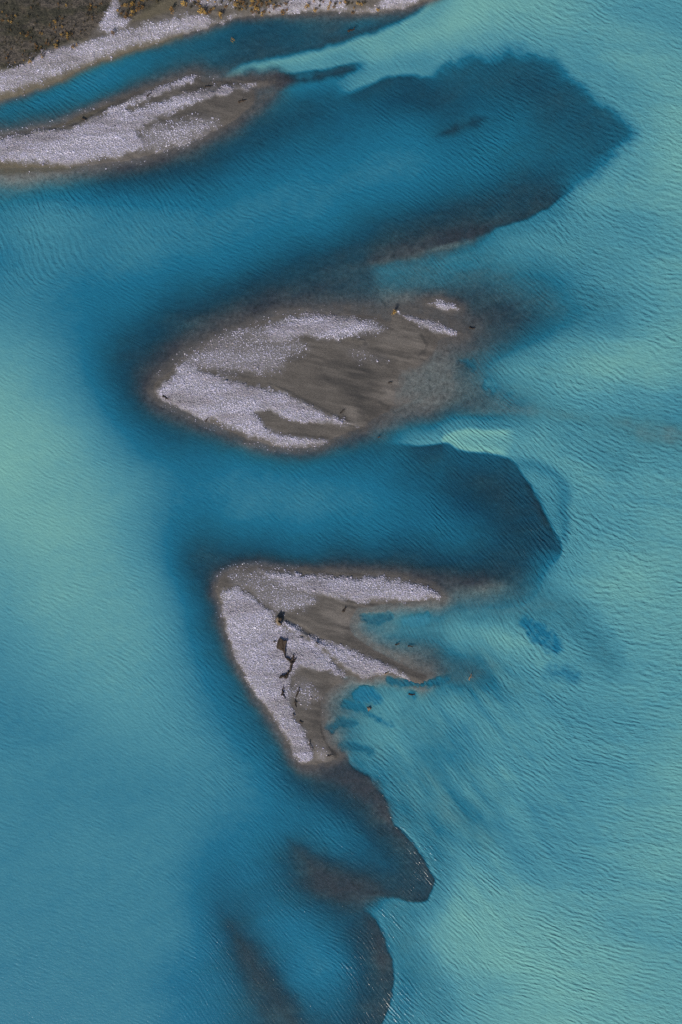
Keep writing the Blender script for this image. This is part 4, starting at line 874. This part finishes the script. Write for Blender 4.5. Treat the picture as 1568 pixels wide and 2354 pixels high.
# reddish stump in the lagoon
def lagoon_stump():
    x, y = 1039 * .8167, 1995 * .8167
    root = empty('stump', W(x, y, -.1)); m = MB(); m.tube([(0, 0, -.2), (0, 0, .2), (.05, 0, .5)], [.42, .34, .26], 9, .15); m.build('trunk', M_PALEWOOD, root)
    for a in (20, 140, 250):
        m = MB(); m.tube([(0, 0, .1), (math.cos(R(a)) * .5, math.sin(R(a)) * .5, .08), (math.cos(R(a)) * .85, math.sin(R(a)) * .85, -.1)], [.16, .11, .05], 7, .15); m.build('root', M_WOOD, root)
    props(root, 'reddish stump standing in the pale blue lagoon', 'stump')
lagoon_stump()

def big_stump():
    """upturned stump at the head of the cobble ridge: root plate facing the sun, hollow dark back"""
    random.seed(5)
    x, y = 787, 1426
    x, y = 643, 1426
    root = empty('stump', W(x, y, height_at(x, y)), 0)
    pl = MB()
    # crescent root plate, opening towards the ridge (right and up)
    outer = []; inner = []
    for k in range(13):
        a = R(118 + k * 15.5)
        rr = .95 * (1 + random.uniform(-.07, .07)); outer.append((math.cos(a) * rr * .78, math.sin(a) * rr)); inner.append((math.cos(a) * rr * .45 + .08, math.sin(a) * rr * .62 + .02))
    pl.slab(outer + inner[::-1], -.15, 1.05, .05, .10); pl.build('root_plate', M_PALEWOOD, root)
    tk = MB(); tk.tube([(-.25, -.15, .2), (.12, .18, .55), (.34, .62, .8)], [.42, .36, .26], 9, .12); tk.build('trunk', M_PEAT, root)
    for a, L in ((200, 1.1), (245, 1.2), (290, 1.1), (150, 1.0)):
        m = MB(); m.tube([(math.cos(R(a)) * .5, math.sin(R(a)) * .6, .5), (math.cos(R(a)) * .8, math.sin(R(a)) * .9, .3), (math.cos(R(a)) * L, math.sin(R(a)) * L, .02)], [.16, .11, .04], 7, .15); m.build('root', M_WOOD, root)
    props(root, 'upturned brown stump with a black hollow back at the head of the cobble ridge', 'stump')
big_stump()

def at_plan(o_x, o_y, pts):      # plan sheet 720..1000 px, to local metres round (o_x, o_y)
    out = []
    for x, y in pts:
        fx, fy = (720 + x * .1869) * .8167, (1680 + y * .1869) * .8167
        out.append(((fx - o_x) * U, (o_y - fy) * U))
    return out
def slab_thing():
    random.seed(3); ox, oy = 648, 1484
    root = empty('driftwood_slab', W(ox, oy, height_at(ox, oy) + .02))
    a = MB(); a.slab(at_plan(ox, oy, [(362,612),(400,630),(412,700),(418,770),(430,815),(395,805),(370,790),(345,772),(318,770),(318,720),(335,655)]), -.1, .38, .05, .03); a.build('plank', M_WOOD, root)
    b_ = MB(); b_.slab(at_plan(ox, oy, [(405,640),(425,655),(468,650),(474,675),(455,715),(446,790),(452,840),(430,822),(424,770),(416,700)]), -.1, .50, .05, .03); b_.build('plank', M_WOOD, root)
    c = MB(); c.tube([(p[0], p[1], .42) for p in at_plan(ox, oy, [(362,620),(345,680),(330,760)])], [.08, .1, .07], 7, .2); c.build('broken_edge', M_PEAT, root)
    d = MB(); pts = at_plan(ox, oy, [(425,800),(436,840),(440,880),(446,905)]); d.tube([(p[0], p[1], .18) for p in pts], [.22, .17, .13, .09], 8, .25); d.build('splinter', M_PEAT, root)
    props(root, 'dark brown split slab of driftwood lying on the cobbles below the stump', 'driftwood')
slab_thing()
def limb_thing():
    random.seed(4); ox, oy = 662, 1525
    root = empty('driftwood_limb', W(ox, oy, height_at(ox, oy) + .02))
    def ln(pts, rad, name='limb', z=.2):
        m = MB(); P = at_plan(ox, oy, pts); q = []; rr = []
        for k in range(len(P) - 1):
            for t in (0, .33, .66):
                q.append((P[k][0] + (P[k+1][0] - P[k][0]) * t + random.uniform(-.05, .05), P[k][1] + (P[k+1][1] - P[k][1]) * t + random.uniform(-.05, .05), z + random.uniform(-.04, .04)))
                rr.append((rad[k] + (rad[k+1] - rad[k]) * t) * random.uniform(.8, 1.25))
        q.append((P[-1][0], P[-1][1], z)); rr.append(rad[-1]); m.tube(q, rr, 8, .3); m.build(name, M_PEAT if name != 'branch' else M_WOOD, root)
    ln([(448,905),(480,925),(515,945),(545,985),(535,1040),(525,1100),(500,1130),(470,1165),(440,1190),(400,1190),(360,1215)], [.12,.2,.24,.34,.26,.22,.24,.24,.3,.26,.2])
    ln([(610,918),(580,960),(555,990)], [.08,.2,.26], 'branch')
    ln([(568,865),(565,905),(545,950),(530,985)], [.12,.2,.2,.2], 'branch')
    ln([(500,1120),(480,1150),(470,1210),(430,1215)], [.1,.2,.2,.12], 'branch')
    props(root, 'long crooked dark limb trailing down the cobbles from the driftwood slab', 'driftwood')
limb_thing()
def chunk_thing(pts, rad, label, seed):
    random.seed(seed); P0 = at_plan(0, 0, pts); ox = np.mean([(720 + p[0] * .1869) * .8167 for p in pts]); oy = np.mean([(1680 + p[1] * .1869) * .8167 for p in pts])
    root = empty('driftwood_chunk', W(ox, oy, height_at(ox, oy) + .02)); P = at_plan(ox, oy, pts)
    m = MB(); m.tube([(p[0] + random.uniform(-.05, .05), p[1], .13 + random.uniform(-.03, .03)) for p in P], rad, 8, .35); m.build('limb', M_PEAT, root)
    for k in range(2):
        p = P[random.randrange(1, len(P) - 1)]; a = random.uniform(0, 6.28); b_ = MB()
        b_.tube([(p[0], p[1], .13), (p[0] + math.cos(a) * .25, p[1] + math.sin(a) * .25, .2), (p[0] + math.cos(a) * .45, p[1] + math.sin(a) * .4, .16)], [.1, .07, .03], 6, .25); b_.build('branch', M_WOOD, root)
    props(root, label, 'driftwood')
chunk_thing([(422,1330),(415,1370),(400,1400),(415,1430),(390,1465),(430,1475),(440,1510),(445,1530)], [.05,.09,.14,.22,.24,.2,.14,.06], 'stubby dark driftwood chunk on the cobbles below the crooked limb', 21)
chunk_thing([(652,1350),(655,1420),(640,1450),(615,1480),(605,1505)], [.05,.12,.14,.16,.1], 'upper of two thin dark driftwood pieces right of the stubby chunk', 22)
chunk_thing([(585,1540),(598,1580),(595,1620),(612,1665)], [.06,.13,.12,.04], 'lower of two thin dark driftwood pieces right of the stubby chunk', 23)
